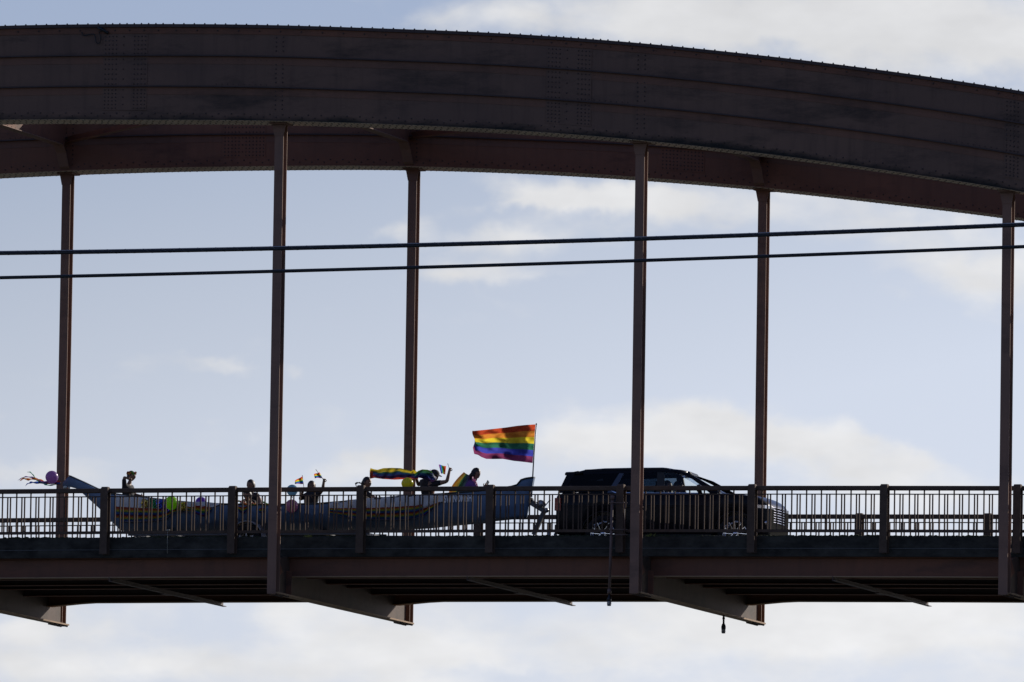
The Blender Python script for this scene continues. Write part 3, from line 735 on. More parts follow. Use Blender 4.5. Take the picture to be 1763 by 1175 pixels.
def person(label, J, face, up=(0, 0, 1), shirt=None, trousers=None, skin=None, hair='short', curl=(1.2, 1.2), fem=False, k=1.07, group='people riding in the canoe', sleeve=.65):
    """J: joints in world space: head, neck, chest, hips, and sh/el/wr for r (near side) and l (far side)"""
    J = {a: Vector(b) for a, b in J.items()}
    O = J['hips'].copy(); root = thing('person', label, 'person', group, loc=O)
    J = {a: b - O for a, b in J.items()}
    skin = skin or m_skin; shirt = shirt or m_black; trousers = trousers or m_denim
    sw = .90 if fem else 1.0
    hip = J['hips']; ch = J['chest']; nk = J['neck']
    mid = (hip + ch) / 2
    nodes = [(hip, (.15 * k, .11 * k)), (mid, (.135 * sw * k, .105 * k)), (ch, (.165 * sw * k, .115 * k)), (nk - (nk - ch) * .25, (.07 * k, .065 * k)), (nk, (.052 * k, .052 * k)), (J['head'] - (J['head'] - nk) * .45, (.05 * k, .05 * k))]
    edges = [(0, 1), (1, 2), (2, 3), (3, 4), (4, 5)]
    sn = list(nodes[:4]); se = [(0, 1), (1, 2), (2, 3)]
    for sd in 'rl':
        if 'sh' + sd not in J: continue
        sh, el, wr = J['sh' + sd], J['el' + sd], J['wr' + sd]
        b = len(nodes); nodes += [(sh, .056 * k), (el, .042 * k), (wr, (.030 * k, .024 * k))]; edges += [(2, b), (b, b + 1), (b + 1, b + 2)]
        side = J.get('side' + sd, Vector((0, 0, 1)) if abs((wr - el).normalized().z) < .7 else Vector((1, 0, 0)))
        hand_nodes(nodes, edges, b + 2, wr - el, side, curl[0 if sd == 'r' else 1])
        b = len(sn); sn += [(sh, .066 * k), (sh + (el - sh) * sleeve, .056 * k)]; se += [(2, b), (b, b + 1)]
    tn = [(hip, (.158 * k, .12 * k))]; te = []
    for s in (-1, 1):
        h1 = hip + Vector((.02, s * .09, -.03)); kn = hip + Vector((.34, s * .10, .06)); an = kn + Vector((-.14, -s * .02, -.30)); ft = an + Vector((.13, 0, -.04))
        b = len(nodes); nodes += [(h1, .085), (kn, .058), (an, .040), (ft, .034)]; edges += [(0, b), (b, b + 1), (b + 1, b + 2), (b + 2, b + 3)]
        b = len(tn); tn += [(h1, .094), (kn, .066), (an + Vector((0, 0, .05)), .05)]; te += [(0, b), (b, b + 1), (b + 1, b + 2)]
    vs, fs = skinned(nodes, edges)
    mb = MB(); mb.add(vs, fs, True); fwd, right, upv = head_mesh(mb, J['head'], face, up, k)
    body = mb.build('body', skin, root)
    mb = MB()
    for s in (-1, 1): mb.ball(J['head'] + (fwd * .083 + right * s * .032 + upv * .012) * k, .010 * k, 8, 6)
    mb.build('eyes', m_eye, root)
    vs, fs = skinned([(p, (r[0] + .034, r[1] + .034) if isinstance(r, tuple) else r) for p, r in sn], se); mb = MB(); mb.add(vs, fs, True); mb.build('shirt', shirt, root)
    vs, fs = skinned(tn, te); mb = MB(); mb.add(vs, fs, True); mb.build('trousers', trousers, root)
    if hair:
        mb = MB(); c = J['head']; n, m = 18, 10; hv = []
        Rm = Matrix((fwd, right, upv)).transposed()
        for j in range(m + 1):
            t = math.pi * .62 * j / m
            for i in range(n):
                a = 6.2832 * i / n; q = Vector((math.sin(t) * math.cos(a), math.sin(t) * math.sin(a), math.cos(t)))
                r = Vector((.108, .088, .128)); e = 1 + .05 * noise.noise(q * 4 + O)
                p = Vector((q.x * r.x, q.y * r.y, q.z * r.z)) * e
                if q.x > .35 and q.z < .55: p.x *= .72; p.z = max(p.z, .05)
                hv.append(c + Rm @ (p - Vector((.012, 0, 0))) * k)
        mb.add(hv, [(j * n + i, j * n + (i + 1) % n, (j + 1) * n + (i + 1) % n, (j + 1) * n + i) for j in range(m) for i in range(n)], True)
        if callable(hair): hair(mb, c, fwd, right, upv, O)
        elif hair == 'long':
            for q in range(26):
                a = -1.9 + 3.8 * q / 25; st = c + (-fwd * .07 * math.cos(a) - right * .08 * math.sin(a) + upv * .03) * k
                en = st + (-upv * random.uniform(.20, .30) - fwd * random.uniform(.0, .05) + right * random.uniform(-.02, .02)) * k
                mb.tube([st, (st + en) / 2 - fwd * .025, en], [.024, .022, .006], 6)
        mb.build('hair', m_hair, root)
    return root, J, O, (fwd, right, upv)

# ================================================================== canoe
YC = 3.35
m_hull = mat('hull_blue_paint', (.115, .185, .30), .5, var=.22, scale=2.0, spec=.4, stretch=(1, 1, 2))
m_hullin = mat('hull_inside', (.10, .09, .08), .7)
m_trim = mat('hull_dark_trim', (.03, .035, .03), .5)
ST = [(108, 831, 108, 838, .025), (119, 820, 121, 839, .05), (131, 825.5, 131, 841.5, .07), (141, 830, 141, 849, .09), (149, 834, 149, 856, .12), (163, 841, 163, 868.5, .17),
      (172, 845, 173, 878, .22), (183, 849, 184, 890, .28), (195, 850.5, 196, 902, .36), (207, 852, 208, 914, .44), (240, 856, 240, 917.5, .56), (300, 863, 300, 919, .66), (345, 867, 345, 919, .71),
      (400, 868.5, 400, 918, .75), (470, 869, 470, 917, .75), (545, 867.5, 545, 916, .74), (600, 863, 600, 915, .72), (650, 858.5, 650, 914, .69), (700, 854.5, 700, 912.5, .63), (740, 852, 740, 910.5, .56),
      (770, 850, 770, 907, .48), (815, 846, 815, 903, .35), (850, 842.5, 848, 898.5, .24), (880, 838, 876, 895.5, .16), (890, 835, 886, 894.5, .13), (897, 826.5, 892, 894, .10), (905, 824, 898, 893.5, .08), (919, 822, 907, 893, .05)]
canoe = thing('canoe', 'long blue canoe with raised pointed bow and tall square stern riding on a trailer', 'canoe', loc=(0, YC, 0))
def wsec(t): return max(0.0, 1 - (1 - t) ** 2.4) ** .62
stn = []
for ut, vt, ub, vb, hw in ST:
    T = at(ut, vt, YC - hw); B = at(ub, vb, YC); stn.append((T, B, hw))
NT_ = 9
vs = []; ring = []
for T, B, hw in stn:
    r = []
    for s in (-1, 1):
        ts = [i / NT_ for i in range(NT_ + 1)]
        if s == -1: ts = ts[::-1]
        for t in ts[(0 if s == -1 else 1):]:
            r.append((B.x + (T.x - B.x) * t, s * hw * wsec(t), B.z + (T.z - B.z) * t))
    ring.append(r)
n = len(ring[0]); mb = MB()
vs = [p for r in ring for p in r]
fs = [(i * n + k, (i + 1) * n + k, (i + 1) * n + k + 1, i * n + k + 1) for i in range(len(ring) - 1) for k in range(n - 1)]
mb.add(vs, fs, True)
# solid ends (closed tops on the bow neck and the stern block)
for i in list(range(0, 8)) + list(range(23, len(ring) - 1)):
    a, b = ring[i], ring[i + 1]; mb.add([a[0], b[0], b[-1], a[-1]], [(0, 1, 2, 3)])
mb.add(ring[0], [tuple(range(n))]); mb.add(ring[-1], [tuple(range(n))])
hull = mb.build('hull', m_hull, canoe)
# inner skin and gunwales
mb = MB(); sub = ring[8:24]
iv = [(x, y * .94, z + (.03 if True else 0) * (1 - abs(k - n // 2) / (n // 2))) for r in sub for k, (x, y, z) in enumerate(r)]
mb.add(iv, [(i * n + k, i * n + k + 1, (i + 1) * n + k + 1, (i + 1) * n + k) for i in range(len(sub) - 1) for k in range(n - 1)], True); mb.build('inner_hull', m_hullin, canoe)
for k in (0, n - 1):
    mb = MB(); mb.tube([Vector(r[k]) + Vector((0, 0, .0)) for r in ring[7:]], .020, 8); mb.build('gunwale', m_trim, canoe)
mb = MB()
tl = [Vector(((ring[i][0][0]), 0, ring[i][0][2] + .012)) for i in range(1, 8)]
for a, b in zip(tl, tl[1:]): mb.bar(a, b, .16, .02)
mb.build('bow_capping', m_trim, canoe)
for u in (330, 420, 520, 610, 700, 780):
    p = at(u, 872, YC); i = min(range(len(stn)), key=lambda q: abs(stn[q][0].x - p.x)); T, B, hw = stn[i]
    mb = MB(); mb.box(p.x - .11, p.x + .11, -hw * .88, hw * .88, T.z - .22, T.z - .19); mb.build('thwart_seat', m_hullin, canoe)
def hull_y(u, v):
    """near side of the hull under a sight line"""
    y = YC - .5
    for _ in range(6):
        p = at(u, v, y)
        for i in range(len(stn) - 1):
            if stn[i][0].x <= p.x <= stn[i + 1][0].x: break
        f = (p.x - stn[i][0].x) / max(1e-6, stn[i + 1][0].x - stn[i][0].x)
        z1 = stn[i][0].z * (1 - f) + stn[i + 1][0].z * f; z0 = stn[i][1].z * (1 - f) + stn[i + 1][1].z * f; hw = stn[i][2] * (1 - f) + stn[i + 1][2] * f
        t = min(1, max(0.0, (p.z - z0) / (z1 - z0))); y = YC - hw * wsec(t)
    return y
# painted name
m_white = mat('lettering_white', (.86, .87, .88), .6, var=.15, scale=14)
cu = bpy.data.curves.new('lettering', 'FONT'); cu.body = 'SWINOMISH'; cu.size = .30; cu.extrude = .004; cu.offset = .009; cu.space_character = 1.02
to = bpy.data.objects.new('lettering', cu); COL.objects.link(to)
dg = bpy.context.evaluated_depsgraph_get(); me = bpy.data.meshes.new_from_object(to.evaluated_get(dg)); bpy.data.objects.remove(to)
xsv = [v.co.x for v in me.vertices]; ysv = [v.co.y for v in me.vertices]; xa, xb_ = min(xsv), max(xsv); ya, yb = min(ysv), max(ysv)
for v in me.vertices:
    fx = (v.co.x - xa) / (xb_ - xa); fy = (v.co.y - ya) / (yb - ya)
    u = 764.5 + 47.5 * fx; vv = (866.2 - 2.2 * fx) + ((852.2 - 1.6 * fx) - (866.2 - 2.2 * fx)) * fy
    y = hull_y(u, vv); p = at(u, vv, y - .012 - v.co.z); v.co = p - Vector((0, YC, 0))
lo = bpy.data.objects.new('lettering', me); COL.objects.link(lo); lo.parent = canoe; me.materials.clear(); me.materials.append(m_white)
# cloth banners draped on the hull side
DUSK = (.04, .02, .06)
bcols = [(.74, .73, .72), (.40, .07, .03), (.52, .20, .03), (.42, .40, .04), (.05, .16, .10), (.05, .10, .30), DUSK, (.40, .05, .03), (.50, .22, .03), (.38, .38, .05), (.04, .16, .12), (.05, .09, .26), (.06, .10, .24), (.32, .35, .42), (.05, .09, .22)]
def banner(name, us, top, bot, pos, m, label, n=60, mrows=22, lift=.018, cat='banner', grp='rainbow cloth banners on the hull'):
    P = []; U = []
    for i in range(n + 1):
        u = us[0] + (us[-1] - us[0]) * i / n; vt = lerp_tab(top, u); vb = lerp_tab(bot, u); row = []; ur = []
        for j in range(mrows + 1):
            f = j / mrows; v = vt + (vb - vt) * f; y = hull_y(u, v)
            row.append(at(u, v, y - lift - .012 * math.sin(u * .21 + f * 5) - .008 * math.sin(u * .63))); ur.append((i / n, f))
        P.append(row); U.append(ur)
    o = grid_obj(name, P, U, m, thick=.004); tag(o, label, cat, grp); return o
mb1 = stripe_mat('banner_left_print', bcols, trans=.12, pos=[0, .42, .50, .545, .59, .625, .69, .735, .775, .82, .86, .89, .93, .955, .975], k=1.0)
banner('banner', (200, 335), [(200, 852), (240, 856.5), (300, 863), (335, 866)], [(200, 900), (232, 900), (250, 899), (270, 898), (285, 894), (300, 884), (312, 881), (335, 884)], None, mb1,
       'grey cloth banner with two rainbow bands under the seated rider at the bow end', lift=.055)
mb2 = stripe_mat('banner_right_print', bcols, trans=.12, pos=[0, .44, .49, .53, .575, .61, .67, .71, .75, .79, .83, .87, .93, .955, .975], k=1.0)
banner('banner', (566, 729), [(566, 866.3), (600, 861), (650, 857), (700, 852.5), (729, 852.2)], [(566, 886), (590, 891), (620, 895), (680, 897), (715, 894.5), (729, 888)], None, mb2,
       'grey cloth banner with two rainbow bands beside the painted name')
mg = mat('banner_grey_cloth', (.62, .61, .60), .85, var=.2, scale=5)
banner('banner', (729, 764), [(729, 852.2), (764, 850.5)], [(729, 876), (745, 870), (764, 863.5)], None, mg, 'plain grey tapering end of the cloth nearest the painted name', 16, 6)
mr1 = stripe_mat('ribbon_print', RAINBOW, trans=.15, k=.55)
banner('rainbow_ribbon', (729, 757), [(729, 876), (745, 869.5), (757, 864)], [(729, 889), (738, 882), (750, 873), (757, 868)], None, mr1, 'narrow rainbow ribbon rising towards the painted name', 14, 6, .03, 'ribbon', 'rainbow ribbons on the hull')
banner('rainbow_ribbon', (318, 378), [(318, 866), (350, 864), (378, 867)], [(318, 873), (350, 874.5), (365, 874), (378, 869)], None, mg, 'pale grey cloth strip on the gunwale below the purple balloon', 20, 5, .03, 'cloth', 'grey cloths')
banner('rainbow_ribbon', (300, 364), [(300, 874), (318, 872.5), (336, 871), (350, 871), (364, 875)], [(300, 880), (318, 881), (336, 884), (350, 890), (358, 886), (364, 879)], None, mr1, 'bunched rainbow cloth hanging below the grey strip near the purple balloon', 30, 8, .05, 'ribbon', 'rainbow ribbons on the hull')
banner('rainbow_ribbon', (408, 428), [(408, 872), (418, 874), (428, 871)], [(408, 877), (418, 886), (428, 877)], None, mr1, 'small rainbow swag hanging on the hull below the leaning riders', 10, 6, .03, 'ribbon', 'rainbow ribbons on the hull')
banner('rainbow_ribbon', (446, 455), [(446, 876), (455, 875)], [(446, 883), (455, 882)], None, mr1, 'tiny rainbow rosette on the hull left of the hanger', 6, 4, .03, 'ribbon', 'rainbow ribbons on the hull')
# foil tinsel
gar = thing('tinsel_garland', 'shiny foil tinsel in gold, green, blue and purple strung along the gunwale', 'garland')
for nm, col, u0, u1, v0, v1 in (('gold', (.75, .52, .10), 244, 254, 859, 872), ('green', (.04, .30, .10), 256, 268.5, 858.5, 873), ('blue', (.08, .12, .60), 269.5, 279.5, 859.5, 874), ('purple', (.22, .05, .40), 280, 291, 861, 876), ('gold', (.65, .42, .08), 309, 322, 864, 877)):
    m = MATS.get('foil_' + nm) or mat('foil_' + nm, col, .22, metal=.85, var=.3, scale=60)
    mb = MB()
    for q in range(130):
        u = random.uniform(u0, u1); v = random.uniform(v0, v1); y = hull_y(u, max(v, 868)) - random.uniform(.02, .10)
        p = at(u, v, y); d = Vector((random.uniform(-.3, .3), random.uniform(-.6, .2), -1)).normalized() * random.uniform(.03, .07); w = Vector((random.uniform(.006, .014), random.uniform(-.008, .008), 0))
        mb.add([p - w, p + w, p + w + d * .5 + Vector((0, -.01, 0)), p - w + d * .5 + Vector((0, -.01, 0)), p + d + w * .6, p + d - w * .6], [(0, 1, 2, 3), (3, 2, 4, 5)])
    mb.build('tinsel', m, gar)

# balloons
def balloon(u, v, r, y, col, label, sq=1.06):
    m = bpy.data.materials.new('balloon_rubber'); m.use_nodes = True; t = m.node_tree
    p = t.nodes['Principled BSDF']; p.inputs['Roughness'].default_value = .28
    nz = t.nodes.new('ShaderNodeTexNoise'); nz.inputs['Scale'].default_value = 6
    mx = t.nodes.new('ShaderNodeMix'); mx.data_type = 'RGBA'; t.links.new(nz.outputs['Fac'], mx.inputs[0])
    mx.inputs[6].default_value = (*[c * .9 for c in col], 1); mx.inputs[7].default_value = (*col, 1); t.links.new(mx.outputs[2], p.inputs['Base Color'])
    tr = t.nodes.new('ShaderNodeBsdfTranslucent'); t.links.new(mx.outputs[2], tr.inputs[0]); ms = t.nodes.new('ShaderNodeMixShader'); ms.inputs[0].default_value = .6
    t.links.new(p.outputs[0], ms.inputs[1]); t.links.new(tr.outputs[0], ms.inputs[2]); t.links.new(ms.outputs[0], t.nodes['Material Output'].inputs[0])
    c = at(u, v, y); R_ = r / 74.8
    root = thing('balloon', label, 'balloon', 'party balloons tied to the canoe', loc=c)
    mb = MB(); prof = []
    for k in range(17):
        a = math.pi * k / 16; z = math.cos(a); rad = math.sin(a) * (1 - .10 * max(0, -z))
        prof.append((R_ * rad, R_ * z * (1.0 if z > 0 else sq)))
    mb.lathe(prof, (0, 0, 0), n=28); mb.build('skin', m, root)
    mb = MB(); mb.lathe([(0, -R_ * sq), (.012, -R_ * sq - .012), (.018, -R_ * sq - .03), (0, -R_ * sq - .028)], (0, 0, 0), n=8); mb.build('knot', m, root)
    return root
balloon(89.3, 822, 11, 3.2, (.40, .24, .50), 'purple balloon above the railing at the far left, beside the bow tip')
balloon(295, 866.3, 11.4, 2.45, (.42, .72, .05), 'bright green balloon in front of the blue hull')
balloon(346, 865.5, 9.6, 4.05, (.22, .10, .50), 'dark purple balloon peeping over the far gunwale')
balloon(503, 844.5, 9.6, 2.8, (.30, .50, .62), 'light blue balloon behind the top rail, above the pink one')
balloon(502.2, 871.5, 11, 2.5, (.62, .32, .44), 'pink balloon on the hull right under the light blue one')
balloon(701.5, 833, 10.2, 3.0, (.66, .64, .06), 'yellow balloon in front of a far hanger under the streaming flag')
# ribbons at the bow
def ribbon(pts, w, col, parent, y=3.25, nm='ribbon'):
    m = mat('ribbon_' + nm, col, .6, trans=.55)
    P = []; U = []
    fine = []
    for i in range(len(pts) - 1):
        for k in range(4):
            f = k / 4; fine.append((pts[i][0] + (pts[i + 1][0] - pts[i][0]) * f, pts[i][1] + (pts[i + 1][1] - pts[i][1]) * f))
    fine.append(pts[-1])
    for i, (u, v) in enumerate(fine):
        c = at(u, v, y + .05 * math.sin(i * .7)); ww = w * 1.5 * (1 - .35 * i / len(fine)) * (.75 + .3 * math.sin(i * 1.3))
        P.append([c + Vector((0, .02, ww / 2)), c + Vector((0, -.02, -ww / 2))]); U.append([(i, 0), (i, 1)])
    return grid_obj('ribbon', P, U, m, parent, thick=.002)
rb = thing('ribbon_streamers', 'colourful ribbons streaming to the left from the bow tip below the purple balloon', 'ribbons')
ribbon([(104, 833), (92, 832), (78, 831), (68, 827), (58, 824), (50, 826), (40, 824), (34, 828)], .05, (.80, .32, .04), rb, nm='orange')
ribbon([(104, 834), (90, 830), (72, 830), (62, 824), (55, 822), (44, 821), (38, 823), (31, 827)], .03, (.35, .16, .50), rb, nm='violet')
ribbon([(104, 833), (86, 833), (70, 831), (62, 826), (58, 819), (52, 813), (47, 813)], .022, (.10, .45, .30), rb, nm='green')
ribbon([(104, 832), (88, 832), (72, 832), (60, 831), (52, 831), (46, 834), (43, 838)], .045, (.08, .22, .65), rb, nm='blue')
ribbon([(104, 832), (92, 830.5), (78, 830.5), (66, 830)], .06, (.45, .08, .04), rb, nm='dark_red')
ribbon([(104, 832), (94, 835), (84, 836), (76, 834)], .03, (.08, .40, .30), rb, nm='teal')
# small white and tan stuff at the bow tip
mb = MB(); mb.ball(at(112, 839.5, 3.0), (.05, .04, .035), 10, 7); mb.ball(at(119, 840, 3.0), (.03, .03, .025), 8, 6)
tag(mb.build('paper_rosette', mat('rosette_white', (.55, .55, .5), .8)), 'small whitish paper rosette tied under the bow tip', 'rosette')

# ================================================================== trailer
m_tr = mat('trailer_grey_steel', (.10, .10, .105), .5, metal=.3, scale=8)
m_tyre = mat('tyre_rubber', (.015, .015, .015), .85)
m_fender = mat('fender_grey', (.26, .26, .28), .5, var=.3)
tz = lambda x: ZR + dk(x)
trl = thing('canoe_trailer', 'low grey steel trailer with arched mudguards and a tall winch post under the canoe', 'trailer')
xa = at(225, 915, 2.9).x; xc = at(640, 915, 2.9).x; xh = at(945, 900, YC).x
mb = MB()
for y in (2.75, 3.95): mb.box(xa, xc, y - .03, y + .03, ZR + .43, ZR + .53, dk)
frame = mb
for x in (xa + .2, (xa + xc) / 2, xc - .1): frame.box(x - .04, x + .04, 2.75, 3.95, ZR + .40, ZR + .48, dk)
frame.build('frame', m_tr, trl)
mb = MB(); mb.bar((xc - .2, 2.78, ZR + .37 + dk(xc)), (xh - .3, YC, ZR + .37 + dk(xh)), .06, .09); mb.bar((xc - .2, 3.92, ZR + .37 + dk(xc)), (xh - .3, YC, ZR + .37 + dk(xh)), .06, .09)
mb.bar((xh - .4, YC, ZR + .37 + dk(xh)), (xh + .35, YC, ZR + .40 + dk(xh)), .07, .08); mb.build('tongue', m_tr, trl)
for x in (at(300, 905, YC).x, at(560, 905, YC).x):
    i = min(range(len(stn)), key=lambda q: abs(stn[q][1].x - x)); zt = stn[i][1].z
    mb = MB(); mb.box(x - .07, x + .07, 2.85, 3.85, zt - .06, zt - .0); mb.box(x - .04, x + .04, 2.9, 2.98, ZR + .45 + dk(x), zt - .05); mb.box(x - .04, x + .04, 3.72, 3.8, ZR + .45 + dk(x), zt - .05); mb.build('bunk', m_tr, trl)
def wheel(parent, c, r, w, rim_m, name='wheel', out=-1, fancy=False):
    rt = bpy.data.objects.new(name, None); COL.objects.link(rt); rt.parent = parent; rt.location = c
    rr = r * (.70 if fancy else .55)
    mb = MB(); mb.lathe([(rr, -w / 2), (r * .93, -w / 2), (r, -w * .36), (r, w * .36), (r * .93, w / 2), (rr, w / 2), (rr, -w / 2)], (0, 0, 0), (0, 1, 0), 40)
    mb.build('tyre', m_tyre, rt)
    mb = MB(); yo = out * w / 2
    mb.lathe([(rr * 1.0, yo * 1.02), (rr * 1.015, yo * .97), (rr * .95, yo * .8), (rr * .93, 0), (rr * .9, 0), (rr * .9, -yo)], (0, 0, 0), (0, 1, 0), 40)
    mb.lathe([(0, yo * 1.0), (rr * .17, yo * .98), (rr * .2, yo * .8), (rr * .2, 0)], (0, 0, 0), (0, 1, 0), 20)
    ns = 6 if fancy else 5
    for k in range(ns):
        a0 = 6.2832 * (k + .25) / ns
        for da in ((-.30, .30) if fancy else (0,)):
            a1 = a0 + da; p0 = Vector((math.cos(a0 + da * .35) * rr * .18, yo * .92, math.sin(a0 + da * .35) * rr * .18)); p1 = Vector((math.cos(a1) * rr * .97, yo * .97, math.sin(a1) * rr * .97))
            mb.bar(p0, p1, rr * .045 if fancy else rr * .16, .02 if fancy else .03, up=(0, 1, 0))
        if fancy:
            pr = [Vector((math.cos(a0 + t) * rr * .965, yo * .98, math.sin(a0 + t) * rr * .965)) for t in (-.30, -.15, 0, .15, .30)]
            mb.tube(pr, rr * .03, 6)
    mb.build('rim', rim_m, rt)
    return rt
fx = at(428, 905, 2.55).x
for dx in (0, ):
    for y, s in ((2.50, -1), (4.20, 1)):
        wheel(trl, (fx + dx, y, ZR + dk(fx) + .33), .33, .2, m_galv, out=s)
        mb = MB(); n_ = 14; outer = []; inner = []
        for k in range(n_ + 1):
            a = math.pi * (k / n_); outer.append((fx + dx - math.cos(a) * .40, ZR + dk(fx) + .33 + math.sin(a) * .40 * 1.0)); inner.append((fx + dx - math.cos(a) * .375, ZR + dk(fx) + .33 + math.sin(a) * .375))
        mb.prism(outer + inner[::-1], 'y', y - .13, y + .13); mb.build('mudguard', m_fender, trl)
# winch post, winch and jack
def P3(u, v, y=YC): return at(u, v, y)
mb = MB(); mb.bar(P3(912, 861), P3(919, 868), .10, .11); mb.bar(P3(914, 866), P3(937, 880), .10, .10); mb.build('winch_arm', m_tr, trl)
mb = MB(); mb.bar(P3(938.5, 877), P3(919, 921), .08, .09); mb.bar(P3(919, 921) + Vector((-.1, 0, -.1)), P3(919, 921) + Vector((.1, 0, -.1)), .2, .03); mb.build('winch_post', m_tr, trl)
mb = MB(); c = P3(932, 868); mb.lathe([(0, -.07), (.085, -.07), (.085, -.05), (.05, -.05), (.05, .05), (.085, .05), (.085, .07), (0, .07)], c, (0, 1, 0), 18)
mb.tube([P3(932, 868, YC - .1), P3(938, 872, YC - .12), P3(946, 862, YC - .14)], .013, 6); mb.ball(P3(946.5, 862, YC - .15), .022, 8, 6); mb.ball(P3(940, 879), (.07, .05, .06), 8, 6); mb.build('winch', m_galv, trl)
mb = MB(); mb.ball(P3(914.5, 861.5), (.05, .10, .06), 10, 6); mb.tube([P3(916, 862), P3(925, 866), P3(931, 863)], .012, 6); mb.build('bow_roller', m_tyre, trl)
mb = MB(); x = P3(948, 915).x; mb.tube([(x, YC - .12, ZR + dk(x) + .10), (x, YC - .12, ZR + dk(x) + .55)], .03, 8); mb.lathe([(0, -.03), (.09, -.03), (.1, 0), (.09, .03), (0, .03)], (x, YC - .12, ZR + dk(x) + .10), (0, 1, 0), 16); mb.build('jockey_wheel', m_galv, trl)

# ================================================================== flags
FLAGC = [(.40, .055, .02), (.52, .19, .03), (.58, .46, .03), (.03, .14, .08), (.045, .055, .34), (.18, .035, .10)]
m_flag = stripe_mat('rainbow_flag_cloth', FLAGC, trans=.74, pos=[0, .165, .33, .50, .665, .83], k=1.18)
m_pole = mat('flag_pole', (.06, .07, .10), .4, metal=.5)
fl = thing('rainbow_flag', 'large six stripe rainbow flag flying left from a tall pole on the canoe stern', 'flag', loc=P3(915.5, 850))
O = fl.location.copy()
mb = MB(); mb.tube([P3(923.5, 731) - O, P3(919.5, 780) - O, P3(915.2, 856) - O], [.012, .014, .018], 8); mb.ball(P3(923.5, 730.5) - O, .02, 8, 6); mb.build('pole', m_pole, fl)
TOP = [(815, 742), (817.5, 742.2), (830, 741), (850, 738.8), (870, 736.5), (890, 733.5), (905, 732), (922, 731)]
BOT = [(815, 768), (817.5, 782), (824, 783.5), (830, 787.5), (838, 790.5), (850, 790.8), (866, 790.5), (885, 794), (900, 795.5), (917, 797.6)]
P = []; U = []; ni, nj = 90, 40
for i in range(ni + 1):
    f = i / ni; ut = 815 + 107 * f; ub = 815.5 + 101.5 * f; row = []; ur = []
    vt = lerp_tab(TOP, ut); vb = lerp_tab(BOT, ub)
    for j in range(nj + 1):
        g = j / nj
        ph = f * 9 + g * 1.6
        amp = .10 * (1 - f) ** .6 + .015
        y = YC + .05 - (1 - f) * .25 + amp * math.sin(ph) + .035 * math.sin(f * 23 - g * 9) * (1 - f * .6) + .035 * math.sin(f * 7 + g * 14) + .016 * math.sin(f * 31 + g * 17 + 2 * math.sin(g * 5)) + .012 * math.sin(f * 12 - g * 31)
        gg = g + .03 * math.sin(f * 11 + 1) * math.sin(math.pi * g) * (1 - f) - .05 * math.sin(math.pi * g) * (1 - f) * math.exp(-((g - .6) / .3) ** 2)
        u = ut + (ub - ut) * g - 2.0 * math.sin(g * 6 + 1) * (1 - f) ** 3; v = vt + (vb - vt) * gg
        # upper fly corner curls over, so the red band closes up there
        row.append(at(u, v, y) - O); ur.append((f, g if g > .2 else g))
    P.append(row); U.append(ur)
grid_obj('flag_cloth', P, U, m_flag, fl)
def small_flag(name, label, stick, quad, m, y=3.0, axis=0, grp='small hand flags'):
    a = at(*stick[1], y); root = thing(name, label, 'flag', grp, loc=a)
    mb = MB(); mb.tube([Vector((0, 0, 0)), at(*stick[0], y) - a], .006, 6); mb.ball(at(*stick[0], y) - a, .009, 6, 5); mb.build('stick', m_pole, root)
    P = []; U = []; n = 16
    (A, B, Cc, D) = quad       # hoist top, fly top, fly bottom, hoist bottom
    for i in range(n + 1):
        f = i / n; row = []; ur = []
        for j in range(n + 1):
            g = j / n
            u = (A[0] * (1 - f) + B[0] * f) * (1 - g) + (D[0] * (1 - f) + Cc[0] * f) * g
            v = (A[1] * (1 - f) + B[1] * f) * (1 - g) + (D[1] * (1 - f) + Cc[1] * f) * g
            v += .8 * math.sin(f * 6 + g) * f
            row.append(at(u, v, y + .03 * math.sin(f * 8 + g * 2)) - a); ur.append((f, g))
        P.append(row); U.append(ur)
    grid_obj('flag_cloth', P, U, m, root)
    return root
m_sflag = stripe_mat('small_flag_cloth', RAINBOW, trans=.65)
small_flag('hand_flag', 'small rainbow hand flag held upright left of the black haired rider', ((520.5, 819), (523.5, 842)), ((521, 820), (508, 828), (507.5, 833.5), (522, 833.8)), m_sflag, 3.2)
m_sflag2 = stripe_mat('small_flag_upright_cloth', RAINBOW, trans=.65, axis=0)
small_flag('hand_flag', 'small rainbow hand flag waved above the raised fist of the black haired rider', ((544, 809), (557, 827)), ((550, 813.5), (540.5, 817), (542, 823.5), (555.5, 823.5)), m_sflag, 3.0)
small_flag('hand_flag', 'small rainbow flag with upright stripes beside the fist of the rider in the streaming cape', ((771, 799), (774, 808)), ((768, 803), (755.3, 800.5), (759.5, 815.5), (766.5, 817.3)), m_sflag2, 3.0)

